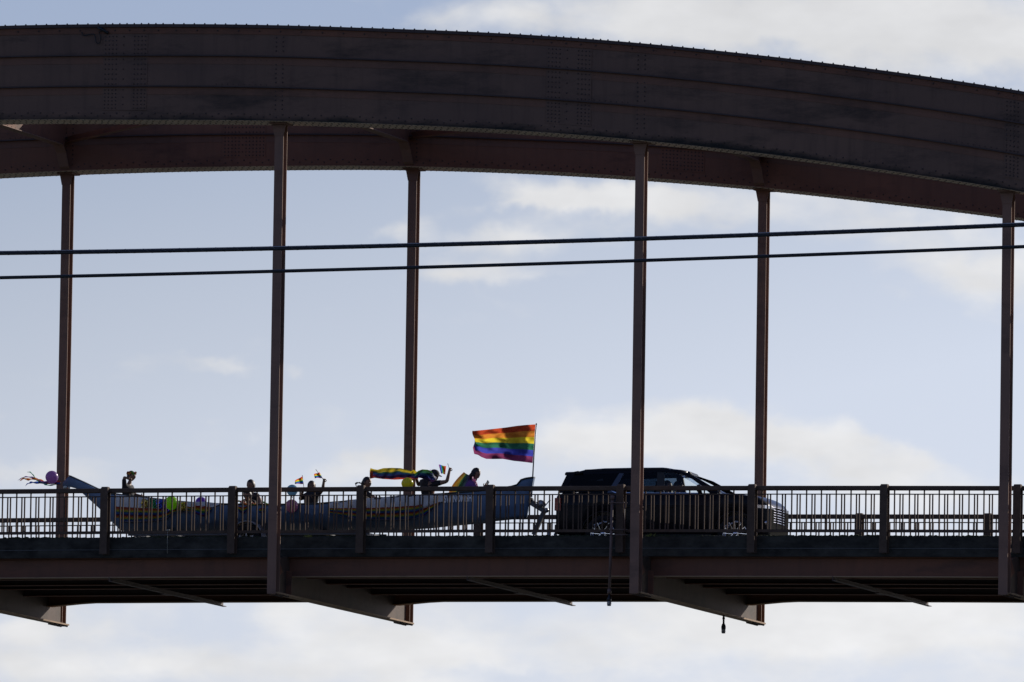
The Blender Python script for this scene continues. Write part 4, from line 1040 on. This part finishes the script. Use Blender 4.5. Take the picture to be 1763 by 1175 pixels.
# cape streaming from the fifth rider
m_cape = stripe_mat('cape_cloth', [(.55, .42, .02), (.40, .30, .03), (.02, .07, .04), (.012, .025, .09), (.03, .012, .05), (.45, .05, .03)], trans=.45, pos=[0, .20, .32, .42, .66, .88])
TOPc = [(637, 812), (639, 806.5), (643, 808), (650, 809.2), (660, 806.3), (675, 805.8), (690, 806.4), (700, 809), (708, 811.5), (712, 809), (720, 814)]
BOTc = [(637, 822), (639, 824.3), (645, 823), (652, 824.2), (660, 825.2), (680, 826.3), (694, 825.5), (706, 824), (720, 825)]
cp = thing('rainbow_cape', 'long rainbow flag worn as a cape and streaming left from a rider in black', 'flag')
def cape_piece(name, u0, u1, top, bot, m, y0):
    P = []; U = []
    for i in range(81):
        u = u0 + (u1 - u0) * i / 80; vt = lerp_tab(top, u); vb = lerp_tab(bot, u); row = []; ur = []
        for j in range(21):
            g = j / 20; v = vt + (vb - vt) * g
            row.append(at(u, v, y0 + .05 * math.sin(u * .12 + g * 3) + .04 * math.sin(g * 9 + u * .05) + .02 * math.sin(u * .45 + g * 5))); ur.append((i / 80, g + .05 * math.sin(u * .13) - .04 * math.sin(u * .31)))
        P.append(row); U.append(ur)
    grid_obj(name, P, U, m, cp)
cape_piece('streaming_cloth', 637, 720, TOPc, BOTc, m_cape, 3.2)
m_cape2 = stripe_mat('cape_shoulder_cloth', [(.05, .14, .03), (.03, .12, .07), (.02, .06, .14), (.02, .03, .12), (.04, .02, .07)], trans=.45)
cape_piece('shoulder_cloth', 714, 748, [(714, 816), (720, 811), (727, 808.5), (736, 809), (742, 811), (748, 819)], [(714, 824), (722, 823), (735, 826), (744, 831), (748, 829)], m_cape2, 2.98)
cape_piece('torn_end', 636.5, 642, [(636.5, 811), (638, 806), (642, 808)], [(636.5, 823), (638, 825), (642, 822)], stripe_mat('cape_end_cloth', [(.55, .40, .03), (.50, .10, .03), (.55, .08, .04)], trans=.6), 3.12)
# flag draped over the back of the sixth rider
m_drape = stripe_mat('draped_flag_cloth', [(.52, .22, .03), (.46, .30, .04), (.08, .22, .07), (.10, .22, .14), (.22, .30, .32), (.22, .24, .40), (.16, .07, .24)], trans=.35, pos=[0, .16, .34, .50, .62, .76, .88], k=.75)
P = []; U = []
for i in range(31):
    f = i / 30; row = []; ur = []
    for j in range(31):
        g = j / 30     # g: from the outer back edge to the arm
        ut = 799 + 10 * g; vt = 813 + 6 * g ** .7; ub = 771 + 36 * g; vb = 852 + 0 * g
        u = ut + (ub - ut) * f ** .9 - 3.0 * math.sin(math.pi * f) * (1 - g); v = vt + (vb - vt) * f
        row.append(at(u, v, 3.45 - .32 * math.sin(math.pi * min(1, g * .75)) + .025 * math.sin(f * 8 + g * 16))); ur.append((f, g))
    P.append(row); U.append(ur)
dr = grid_obj('draped_flag', P, U, m_drape); tag(dr, 'rainbow flag draped over the back of the rider looking at a phone', 'flag')

# ================================================================== riders
def Q(u, v, y=3.3): return at(u, v, y)
# 1 headdress
r, J, O, ax = person('rider near the bow in black with a flower headband, one hand behind the head', dict(head=Q(226.5, 820), neck=Q(223, 832), chest=Q(220.5, 842), hips=Q(221, 866),
    shr=Q(214, 838, 3.12), elr=Q(213.5, 821.5, 3.05), wrr=Q(219.5, 824, 3.1), shl=Q(226, 839, 3.5), ell=Q(232, 852, 3.5), wrl=Q(242, 854, 3.4)), (1, -.15, -.05), hair='short', fem=True, k=.95, sleeve=.9)
m_fl = [mat('petal_orange', (.70, .28, .04), .7, trans=.3), mat('petal_green', (.16, .42, .05), .7, trans=.3), mat('petal_red', (.5, .07, .05), .7, trans=.3)]
cr_ = thing('flower_headband', 'orange and green flower headband worn by the rider at the bow end', 'headband', loc=Q(226.5, 816))
for k in range(16):
    a = 6.2832 * k / 16; m = m_fl[0 if math.cos(a) < .2 else 1] if k % 5 else m_fl[2]
    mb = MB(); cc = Vector((math.cos(a) * .092, math.sin(a) * .085, .01 + .02 * math.sin(k * 2.1)))
    for q in range(6):
        b = 6.2832 * q / 6; mb.ball(cc + Vector((math.cos(b) * .014, .0, math.sin(b) * .014)), (.016, .010, .013), 6, 4)
    mb.build('flower', m, cr_)
# 2 and 3 leaning pair
person('back rider of the leaning pair, dark hair sticking up above the top rail', dict(head=Q(431.5, 836, 3.65), neck=Q(433, 849, 3.65), chest=Q(437, 859, 3.65), hips=Q(438, 882, 3.7),
    shr=Q(442, 853, 3.5), elr=Q(449, 864, 3.45), wrr=Q(442, 872, 3.35), shl=Q(432, 856, 3.85), ell=Q(440, 869, 3.9), wrl=Q(430, 872, 3.9)), (-.3, -1, -.2), hair='short', shirt=m_black)
person('front rider of the leaning pair, head bowed just below the top rail', dict(head=Q(426, 853.5, 3.05), neck=Q(427, 862, 3.15), chest=Q(428, 870, 3.3), hips=Q(430, 890, 3.4),
    shr=Q(419, 865, 3.12), elr=Q(414, 870, 2.95), wrr=Q(420, 867, 2.85), shl=Q(437, 866, 3.25), ell=Q(441, 872, 3.15), wrl=Q(434, 868, 2.95)), (-.1, -1, -.5), hair='short', shirt=m_black, fem=True)
lei = thing('flower_garland', 'garland of bright flowers hung below the leaning pair of riders', 'garland')
for k in range(26):
    f = k / 25; u = 410 + 52 * f; v = 868 - 3 * math.cos(f * 9) + (3 if 437 < u < 452 else 0)
    if 440 < u < 449: continue
    mb = MB(); mb.ball(at(u, v - 2, 2.55), (.024, .02, .022), 6, 5)
    mb.build('flower', (m_fl + [mat('petal_white', (.8, .7, .55), .7, trans=.4)])[k % 4] if k < 4 else random.choice(m_fl + [MATS['petal_white']]), lei)
# 4 waving rider
person('rider in black with cropped hair, one fist raised, the other hand holding a flag', dict(head=Q(536.5, 838), neck=Q(537, 847), chest=Q(536, 855), hips=Q(533.5, 882),
    shr=Q(545.5, 851, 3.1), elr=Q(555.5, 844, 3.0), wrr=Q(557.3, 831, 2.98), shl=Q(527, 853, 3.45), ell=Q(516, 861, 3.35), wrl=Q(521.5, 846, 3.25)), (.5, -.85, 0), hair='short', sleeve=.8, curl=(1.5, 1.5), skin=m_skin2)
# 5 windswept hair
def blown(mb, c, fwd, right, up, O):
    for q in range(16):
        a = random.uniform(-1, 1); st = c - fwd * .06 + right * .05 * a + up * random.uniform(-.06, .05)
        mb.tube([st, st - fwd * .04 - up * .05, st - fwd * .06 - up * random.uniform(.09, .15)], [.028, .024, .008], 6)
    for q in range(7):
        st = Q(626, 834 + q * .4, 3.2) - O
        pts = [Q(626, 833.5 + q * .35, 3.2) - O, Q(619, 832 - q * .2, 3.2) - O, Q(614.5, 830.8 + q * .3, 3.2) - O, Q(611.5 + q * .2, 832 + q * .5, 3.2) - O, Q(612.8 + q * .4, 837.5 + q * .3, 3.2) - O]
        mb.tube(pts, [.014, .011, .009, .008, .003], 5)
person('rider with dark hair blown to the left by the wind, sitting behind a railing post', dict(head=Q(632, 831.5), neck=Q(629.5, 843), chest=Q(626, 853), hips=Q(621.5, 876),
    shr=Q(630, 848, 3.12), elr=Q(641, 856, 3.1), wrr=Q(650.5, 858.5, 3.1), shl=Q(630, 850, 3.5), ell=Q(642, 858, 3.5), wrl=Q(652, 860, 3.5)), (1, -.35, -.15), hair=blown, fem=True, curl=(.8, .8), sleeve=.95)
mb = MB(); mb.ball(Q(657.5, 857.5, 3.05), (.035, .03, .022), 8, 6); tag(mb.build('lime_fruit', mat('lime_green', (.35, .6, .05), .6, trans=.3)), 'small lime green round thing on the gunwale by the windswept rider', 'fruit')
# 6 cape rider
r, J, O, ax = person('stocky rider in black with a cap, leaning forward with one arm raised in a fist', dict(head=Q(747.5, 819.5), neck=Q(742, 829), chest=Q(735, 836), hips=Q(737, 862),
    shr=Q(752, 832.5, 3.05), elr=Q(769.5, 829.5, 2.98), wrr=Q(773.5, 812, 2.95), shl=Q(728, 829, 3.65), ell=Q(720, 836, 3.7), wrl=Q(717, 824, 3.5)), (.9, -.35, -.25), hair='short', k=1.12, sleeve=.55, curl=(1.5, 1.4))
cp_ = thing('cap', 'black cap with a short peak on the rider in the streaming cape', 'cap', loc=Q(747.5, 819.5))
f_, r_, u_ = ax; mb = MB(); Rm = Matrix((f_, r_, u_)).transposed(); vsx = []
for j in range(7):
    t = math.pi * .5 * j / 6
    for i in range(16):
        a = 6.2832 * i / 16; vsx.append(Rm @ Vector((math.sin(t) * math.cos(a) * .125, math.sin(t) * math.sin(a) * .104, .045 + math.cos(t) * .10)))
mb.add(vsx, [(j * 16 + i, j * 16 + (i + 1) % 16, (j + 1) * 16 + (i + 1) % 16, (j + 1) * 16 + i) for j in range(6) for i in range(16)], True); mb.build('crown', m_cap, cp_)
mb = MB(); mb.add([Rm @ Vector(p) for p in ((.10, -.08, .045), (.10, .08, .045), (.19, .05, .03), (.20, 0, .028), (.19, -.05, .03), (.10, -.08, .035), (.10, .08, .035), (.19, .05, .02), (.20, 0, .018), (.19, -.05, .02))], [(0, 1, 2, 3, 4), (9, 8, 7, 6, 5), (0, 4, 9, 5), (4, 3, 8, 9), (3, 2, 7, 8), (2, 1, 6, 7)]); mb.build('peak', m_cap, cp_)
sc_ = thing('scarf', 'pale grey scarf tail at the neck of the caped rider', 'scarf')
ribbon([(740, 811), (743, 816), (747, 821), (751, 825)], .06, (.45, .45, .55), sc_, 3.02, 'scarf')
# 7 phone rider
r, J, O, ax = person('rider with long dark hair in a purple and pink top looking down at a phone', dict(head=Q(819.5, 816), neck=Q(815, 827), chest=Q(809, 836), hips=Q(800, 864),
    shr=Q(814, 833, 3.1), elr=Q(822, 847, 3.05), wrr=Q(832.5, 839, 3.05), shl=Q(812, 833, 3.5), ell=Q(820, 846, 3.5), wrl=Q(833, 841, 3.4)), (.9, -.3, -.45), hair='long', shirt=m_purple, fem=True, curl=(1.0, 1.0), sleeve=.8)
ph = thing('phone', 'dark mobile phone held up by the rider in purple', 'phone', loc=Q(838.8, 832.8, 3.1)); mb = MB(); mb.box(-.036, .036, -.006, .006, -.07, .07); b = mb.build('case', m_eye, ph)
mb = MB(); mb.box(-.033, .033, -.0075, -.0062, -.065, .065); mb.build('screen', mat('screen_dark', (.03, .03, .04), .1), ph); ph.rotation_euler = (0, R(38), R(70))
pk = thing('shawl', 'light pink shawl over the near shoulder of the rider in purple', 'shawl')
ribbon([(812.5, 824), (816, 827), (819.5, 831), (821.5, 836), (823, 841)], .07, (.55, .25, .42), pk, 3.0, 'pink')

# ================================================================== car
m_body = mat('car_black_paint', (.006, .006, .009), .24, var=.1, spec=.14)
m_trimc = mat('car_black_plastic', (.02, .02, .02), .55)
m_chrome = mat('chrome', (.75, .76, .8), .12, metal=1.0, var=.05)
m_tail = mat('tail_lamp_red', (.35, .03, .02), .2, spec=.6)
m_seat = mat('seat_leather', (.03, .028, .026), .6)
m_amber = mat('amber_reflector', (.6, .2, .03), .3)
g_dark = glass_mat('privacy_glass', (.06, .07, .09)); g_clear = glass_mat('clear_glass', (.95, .97, .97))
CX = at(955, 885, 2.35).x; YN = 2.32; YM = YN + 1.03
car = thing('parade_car', 'large glossy black sport utility vehicle towing the canoe, chrome wheels and grille', 'car', loc=(CX, YM, ZR + dk(CX + 2.5)))
CO = car.location.copy()
# slope of the road under the car
sl_ = (dk(CX + 5) - dk(CX)) / 5
car.rotation_euler = (0, -math.atan(sl_), 0)
CO.z = ZR + dk(CX); car.location = CO
def cp2(u, v, y): # car-local x,z of a measured point at depth y
    p = at(u, v, y); return p.x - CO.x, p.z - CO.z - sl_ * (p.x - CO.x)
wx1 = cp2(1037.2, 918, YN)[0]; wx2 = cp2(1265, 918, YN)[0]; WR = .405
LEN = cp2(1341, 880, YM)[0]
belt = [cp2(*q) for q in ((956.5, 853, YN + .1), (968, 850, YN + .1), (1060, 849.5, YN + .1), (1205, 850, YN + .1), (1250, 850.5, YN + .1), (1285, 853.5, YN + .12), (1304, 856.5, YN + .15))]
belt[0] = (0, belt[0][1]); zn = belt[-1][1]; belt += [(LEN - .16, zn - .05), (LEN - .05, zn - .12), (LEN, zn - .22)]
print('belt', [(round(a, 2), round(b, 2)) for a, b in belt], LEN, wx1, wx2)
def sill(x):
    z = .30 if x > .35 else .42 - x * .3
    if x > LEN - .6: z = .30
    for w in (wx1, wx2):
        d = abs(x - w); r = WR + .075
        if d < r: z = max(z, WR + math.sqrt(r * r - d * d))
    return z
def hwid(x):
    w = 1.03
    if x < .3: w -= .10 * ((.3 - x) / .3) ** 2
    q = x - (LEN - .62)
    if q > 0: w -= .30 * (q / .62) ** 2.8
    return w
xs = []; x = 0.0
while x < LEN: xs.append(x); x += .05
xs.append(LEN)
vs = []; NS = 0
for x in xs:
    b = lerp_tab(belt, x); s0 = sill(x); w = hwid(x); c = min(1.0, (b - s0) / .5)
    rear = .0 if x > .1 else 0
    half = [(w * .955, s0), (w * .985, s0 + (b - s0) * .10), (w, s0 + (b - s0) * .45), (w * .992, s0 + (b - s0) * .70), (w * .975, b - .045), (w * .94, b - .008), (w * .88, b + .012), (w * .45, b + .035), (0, b + .042)]
    prof = [(-y, z) for y, z in half] + [(y, z) for y, z in half[-2::-1]]
    NS = len(prof); vs += [(x, y, z) for y, z in prof]
fs = [(i * NS + k, (i + 1) * NS + k, (i + 1) * NS + k + 1, i * NS + k + 1) for i in range(len(xs) - 1) for k in range(NS - 1)]
mb = MB(); mb.add(vs, fs, True); mb.add(vs[:NS], [tuple(range(NS))]); mb.add(vs[-NS:], [tuple(range(NS))])
# floor
mb.add([(x, y, sill(x)) for x in xs for y in (-hwid(x) * .955, hwid(x) * .955)], [(2 * i, 2 * i + 2, 2 * i + 3, 2 * i + 1) for i in range(len(xs) - 1)])
mb.build('body', m_body, car)
for w in (wx1, wx2):
    for s in (-1, 1): wheel(car, (w, s * .90, WR), WR, .27, m_chrome, out=s, fancy=True)
mb = MB(); mb.box(.5, LEN - .5, -.8, .8, .36, .5); mb.build('underbody', m_trimc, car)
# greenhouse
def lat(z): return .955 - .24 * ((z - 1.2) / .66) if z > 1.2 else .955
def gp(u, v, y=YN + .15):
    x, z = cp2(u, v, y); return x, z
def side_panel(name, uvs, m, t=.03, inset=0.0, ss=(-1, 1)):
    for s in ss:
        mb = MB(); P_ = [gp(*q) for q in uvs]
        o_ = [(x, s * (lat(z) - inset), z) for x, z in P_]; i_ = [(x, s * (lat(z) - inset - t), z) for x, z in P_]; n = len(P_)
        mb.add(o_ + i_, [tuple(range(n)), tuple(range(2 * n - 1, n - 1, -1))] + [(k, (k + 1) % n, n + (k + 1) % n, n + k) for k in range(n)])
        mb.build(name, m, car)
RT = [(976, 813.6), (996, 813), (1009, 809.5), (1042, 807), (1088, 806), (1143, 805.6), (1151, 806.6), (1160, 808.4), (1174, 809.8)]
roofz = [gp(*q, y=YN + .5) for q in RT]
xs2 = [roofz[0][0] + (roofz[-1][0] - roofz[0][0]) * k / 30 for k in range(31)]
mb = MB(); vs = []
for x in xs2:
    z = lerp_tab(roofz, x); w = lat(z - .03) - .02
    if x > xs2[-4]: z -= 0
    prof = [(-w, z - .085), (-w + .01, z - .03), (-w + .10, z), (0, z + .015), (w - .10, z), (w - .01, z - .03), (w, z - .085), (w - .1, z - .075), (0, z - .05), (-w + .1, z - .075)]
    vs += [(x, y, zz) for y, zz in prof]
n = 10; mb.add(vs, [(i * n + k, i * n + (k + 1) % n, (i + 1) * n + (k + 1) % n, (i + 1) * n + k) for i in range(30) for k in range(n)] + [tuple(range(n)), tuple(range(300, 310))], True)
mb.build('roof', m_body, car)
side_panel('door_frame', [(1000, 812), (1050, 810), (1145, 808.5), (1160, 811), (1160, 814.5), (1145, 812.6), (1050, 815), (1000, 817)], m_body, .05)
side_panel('rear_quarter_window', [(985, 818), (1000, 817), (1052, 815), (1063, 814.6), (1048, 848), (970, 848)], g_dark, .006, .006)
side_panel('rear_pillar', [(972, 816), (986, 814), (983, 822), (969, 849), (960, 850)], m_body, .05)
side_panel('rear_pillar', [(1062, 814), (1070, 814), (1056, 849), (1045, 849)], mat('pillar_blue_sheen', (.03, .035, .06), .15, coat=1.0), .05)  # bluish reflection mixed into the pillar's base colour
side_panel('rear_door_window', [(1070, 814.4), (1127, 812.8), (1130, 848.5), (1056, 848.5)], g_dark if False else glass_mat('rear_door_glass', (.30, .36, .42)), .006, .006)
side_panel('centre_pillar', [(1127, 811), (1139, 811), (1143, 849), (1130, 849)], m_trimc, .05)
side_panel('front_door_window', [(1139, 812.6), (1158, 812.8), (1172, 816), (1190, 824), (1213, 840), (1219, 848.5), (1143, 848.5)], g_clear, .006, .006)
side_panel('windscreen_pillar', [(1150, 808.5), (1166, 810.3), (1190, 818.5), (1228, 840), (1240, 849), (1222, 850), (1206, 836.5), (1190, 825.5), (1172, 816.5), (1158, 812.5)], m_body, .05)
side_panel('chrome_strip', [(1050, 845), (1062, 848.2), (1120, 849.0), (1205, 848.8), (1205, 850.2), (1120, 850.6), (1060, 850)], m_chrome, .02, -.012)
mb = MB()
pt = gp(1166, 809.6, YM); pb = gp(1243, 836.5, YM)
zt_, zb_ = pt[1] - .01, lerp_tab(belt, pb[0]) + .02
pbx = pb[0] + .12
ws = [(pt[0], -.70, zt_ - .02), (pt[0] + .05, 0, zt_), (pt[0], .70, zt_ - .02), (pbx - .14, .90, zb_), (pbx + .06, 0, zb_ + .02), (pbx - .14, -.90, zb_)]
mb.add(ws, [(0, 1, 4, 5), (1, 2, 3, 4)]); wsg = mb.build('windscreen', glass_mat('windscreen_glass', (.72, .78, .82)), car)
mb = MB(); a = gp(980, 819, YN + .3); b = gp(964, 849, YN + .15); mb.add([(a[0], -.7, a[1]), (a[0], .7, a[1]), (b[0], .9, b[1]), (b[0], -.9, b[1])], [(0, 1, 2, 3)]); mb.build('rear_window', g_dark, car)
mb = MB(); a = gp(973.3, 815.5, YN + .4); mb.add([(a[0], -.66, a[1]), (a[0], .66, a[1]), (a[0] + .3, .70, a[1] + .05), (a[0] + .3, -.70, a[1] + .05), (a[0] + .03, -.66, a[1] - .03), (a[0] + .03, .66, a[1] - .03), (a[0] + .3, .70, a[1] - .09), (a[0] + .3, -.7, a[1] - .09)],
    [(0, 1, 2, 3), (7, 6, 5, 4), (0, 4, 5, 1), (1, 5, 6, 2), (2, 6, 7, 3), (3, 7, 4, 0)]); mb.build('spoiler', m_body, car)
for s in (-1, 1):
    mb = MB(); mb.tube([(roofz[2][0], s * .66, roofz[3][1] - .05), (roofz[3][0], s * .66, roofz[3][1] - .035), (roofz[5][0], s * .66, roofz[5][1] - .03), (roofz[7][0], s * .66, roofz[7][1] - .05)], .018, 6); mb.build('roof_rail', m_trimc, car)
a = gp(1193, 815, YM); mb = MB(); mb.lathe([(0, .0), (.05, 0), (.055, .02), (.03, .05), (0, .055)], (a[0], -.35, a[1] - .05), (0.2, 0, 1), 10)
mb.build('windscreen_sensor', m_trimc, car)
# mirrors
for s in (-1, 1):
    mb = MB(); a = gp(1205, 840); mb.ball((a[0] + .03, s * 1.08, 1.40), (.07, .12, .09), 10, 8); mb.bar((a[0] + .02, s * .93, 1.30), (a[0] + .03, s * 1.05, 1.34), .08, .05); mb.build('mirror', m_body, car)
# front end
m_matte = mat('matte_black_grille', (.012, .012, .012), .95, spec=.02)
mb = MB()
for k in range(7):
    z = zn - .19 - k * .055; w = .62
    arc = [(LEN + .03 - .07 * (t / .66) ** 2, t, z) for t in [-.66 + 1.32 * q / 12 for q in range(13)]]
    mb.tube(arc, .012, 6)
mb.build('grille', m_chrome, car)
mb = MB(); arc = [(LEN + .012 - .05 * (t / .66) ** 2, t, .80) for t in [-.66 + 1.32 * q / 12 for q in range(13)]]
mb.add([(x, y, zn - .58) for x, y, z in arc] + [(x, y, zn - .17) for x, y, z in arc], [(k, k + 1, 14 + k, 13 + k) for k in range(12)]); mb.build('grille_backing', m_matte, car)
xe = LEN + .004; we = hwid(LEN)
mb = MB(); mb.box(xe, xe + .006, -we * .96, we * .96, .32, zn - .24); mb.build('front_fascia', m_matte, car)
for s in (-1, 1):
    mb = MB(); P_ = []
    for (x, y) in ((LEN + .01, .70), (LEN - .08, .835), (LEN - .26, .975), (LEN - .42, 1.012)): P_.append((x, s * y))
    vs = [(x, y, zn - .24) for x, y in P_] + [(x, y, zn - .17) for x, y in P_]
    mb.add(vs, [(k, k + 1, 5 + k, 4 + k) for k in range(3)]); hl = mb.build('headlight', m_chrome, car); so_ = hl.modifiers.new('depth', 'SOLIDIFY'); so_.thickness = .03
    mb = MB(); mb.ball((LEN - .06, s * .80, .66), (.05, .05, .05), 10, 8); mb.build('fog_light', m_chrome, car)
    mb = MB(); mb.box(LEN - .36, LEN - .29, min(s * .96, s * 1.005), max(s * .96, s * 1.005), .90, .96); mb.build('side_marker', m_amber, car)
    mb = MB(); mb.box(-.012, .13, min(s * .86, s * 1.012), max(s * .86, s * 1.012), .92, 1.20); mb.build('tail_lamp', m_tail, car)
    mb = MB()
    for u, v in ((1075, 873), (1150, 870)):
        a = cp2(u, v, YN); mb.bar((a[0] - .10, s * 1.045, .99), (a[0] + .10, s * 1.045, .99), .025, .02)
    mb.build('door_handle', m_body, car)
    mb = MB(); mb.bar((wx1 + .55, s * 1.0, .36), (wx2 - .55, s * 1.0, .36), .10, .05); mb.build('running_board', m_trimc, car)
    mb = MB()
    for w in (wx1, wx2):
        arc = [(w - math.cos(math.pi * t / 14) * (WR + .085), s * 1.028, WR + math.sin(math.pi * t / 14) * (WR + .085)) for t in range(0, 15)]; mb.tube(arc, .010, 6)
    mb.build('wheel_arch_moulding', m_trimc, car)
    # pressed crease and door seams
    mb = MB(); mb.tube([(.3, s * 1.030, 1.03), (1.6, s * 1.034, 1.045), (3.4, s * 1.034, 1.03), (LEN - .7, s * 1.022, .99)], .006, 6)
    for u in (1066, 1132, 1207):
        a = cp2(u, 849, YN); mb.tube([(a[0], s * 1.006, 1.20), (a[0], s * 1.031, .95), (a[0], s * 1.02, .42)], .004, 5)
    mb.build('door_seam', m_trimc, car)
mb = MB(); arc = [(LEN + .03 - .26 * (t / .85) ** 2, t, .30) for t in [-.85 + 1.7 * q / 14 for q in range(15)]]
mb.add([(x, y, .28) for x, y, z in arc] + [(x + .02, y, .345) for x, y, z in arc], [(k, k + 1, 16 + k, 15 + k) for k in range(14)]); q = mb.build('front_skid_plate', m_chrome, car); q.modifiers.new('depth', 'SOLIDIFY').thickness = .02
mb = MB(); mb.box(-.05, .12, -.85, .85, .42, .62); mb.build('rear_bumper', m_trimc, car)
mb = MB(); mb.bar((-.30, 0, .42), (.1, 0, .42), .06, .06); mb.ball((-.31, 0, .47), .03, 10, 8); mb.build('tow_bar', m_galv, car)
# inside
def seat(x, y):
    rt = bpy.data.objects.new('seat', None); COL.objects.link(rt); rt.parent = car; rt.location = (x, y, 0)
    mb = MB(); mb.box(-.02, .50, -.24, .24, .72, .86); mb.build('cushion', m_seat, rt)
    mb = MB(); mb.prism([(-.10, .80), (.06, .80), (-.02, 1.40), (-.14, 1.40)], 'y', -.23, .23); mb.build('backrest', m_seat, rt)
    mb = MB(); mb.prism([(-.14, 1.43), (-.04, 1.43), (-.05, 1.60), (-.13, 1.60)], 'y', -.13, .13); mb.box(-.10, -.08, -.06, -.045, 1.38, 1.45); mb.box(-.10, -.08, .045, .06, 1.38, 1.45); mb.build('headrest', m_seat, rt)
xf = cp2(1150, 835, YM)[0]
for x in (xf - .0, xf - .95): 
    for y in (-.42, .42): seat(x, y)
mb = MB(); mb.prism([(xf + .78, .9), (xf + 1.5, .9), (xf + 1.45, 1.24), (xf + .95, 1.27), (xf + .80, 1.18)], 'y', -.86, .86); mb.build('dashboard', m_trimc, car)
mb = MB(); cs = Vector((xf + .62, .42, 1.17)); ax_ = Vector((-.8, 0, .55)).normalized(); e1 = Vector((0, 1, 0)); e2 = ax_.cross(e1)
mb.tube([cs + (e1 * math.cos(6.2832 * k / 20) + e2 * math.sin(6.2832 * k / 20)) * .185 for k in range(21)], .014, 6, cap=False); mb.bar(cs - e1 * .18, cs + e1 * .18, .03, .02); mb.bar(cs, cs + Vector((.25, 0, -.12)), .05, .05); mb.build('steering_wheel', m_trimc, car)
def carp(x, y, z): return Vector((CO.x + x, CO.y + y, CO.z + z + sl_ * x))
hx = xf + .10
person('driver in dark clothes behind the wheel of the black car', dict(head=carp(hx + .02, .42, 1.56), neck=carp(hx, .42, 1.42), chest=carp(hx - .03, .42, 1.24), hips=carp(hx + .05, .42, .90),
    shr=carp(hx, .24, 1.30), elr=carp(hx + .22, .20, 1.10), wrr=carp(hx + .42, .28, 1.22), shl=carp(hx, .60, 1.30), ell=carp(hx + .22, .64, 1.10), wrl=carp(hx + .42, .55, 1.22)), (1, 0, -.02), hair='short', group=None)
hx2 = xf + .10
person('front passenger in the black car seen through the near window', dict(head=carp(hx2 + .02, -.42, 1.50), neck=carp(hx2, -.42, 1.38), chest=carp(hx2 - .03, -.42, 1.22), hips=carp(hx2 + .05, -.42, .90),
    shr=carp(hx2, -.60, 1.27), elr=carp(hx2 + .15, -.64, 1.08), wrr=carp(hx2 + .35, -.55, 1.04), shl=carp(hx2, -.24, 1.27), ell=carp(hx2 + .15, -.2, 1.08), wrl=carp(hx2 + .35, -.28, 1.04)), (1, -.1, 0), hair='long', fem=True, group=None)
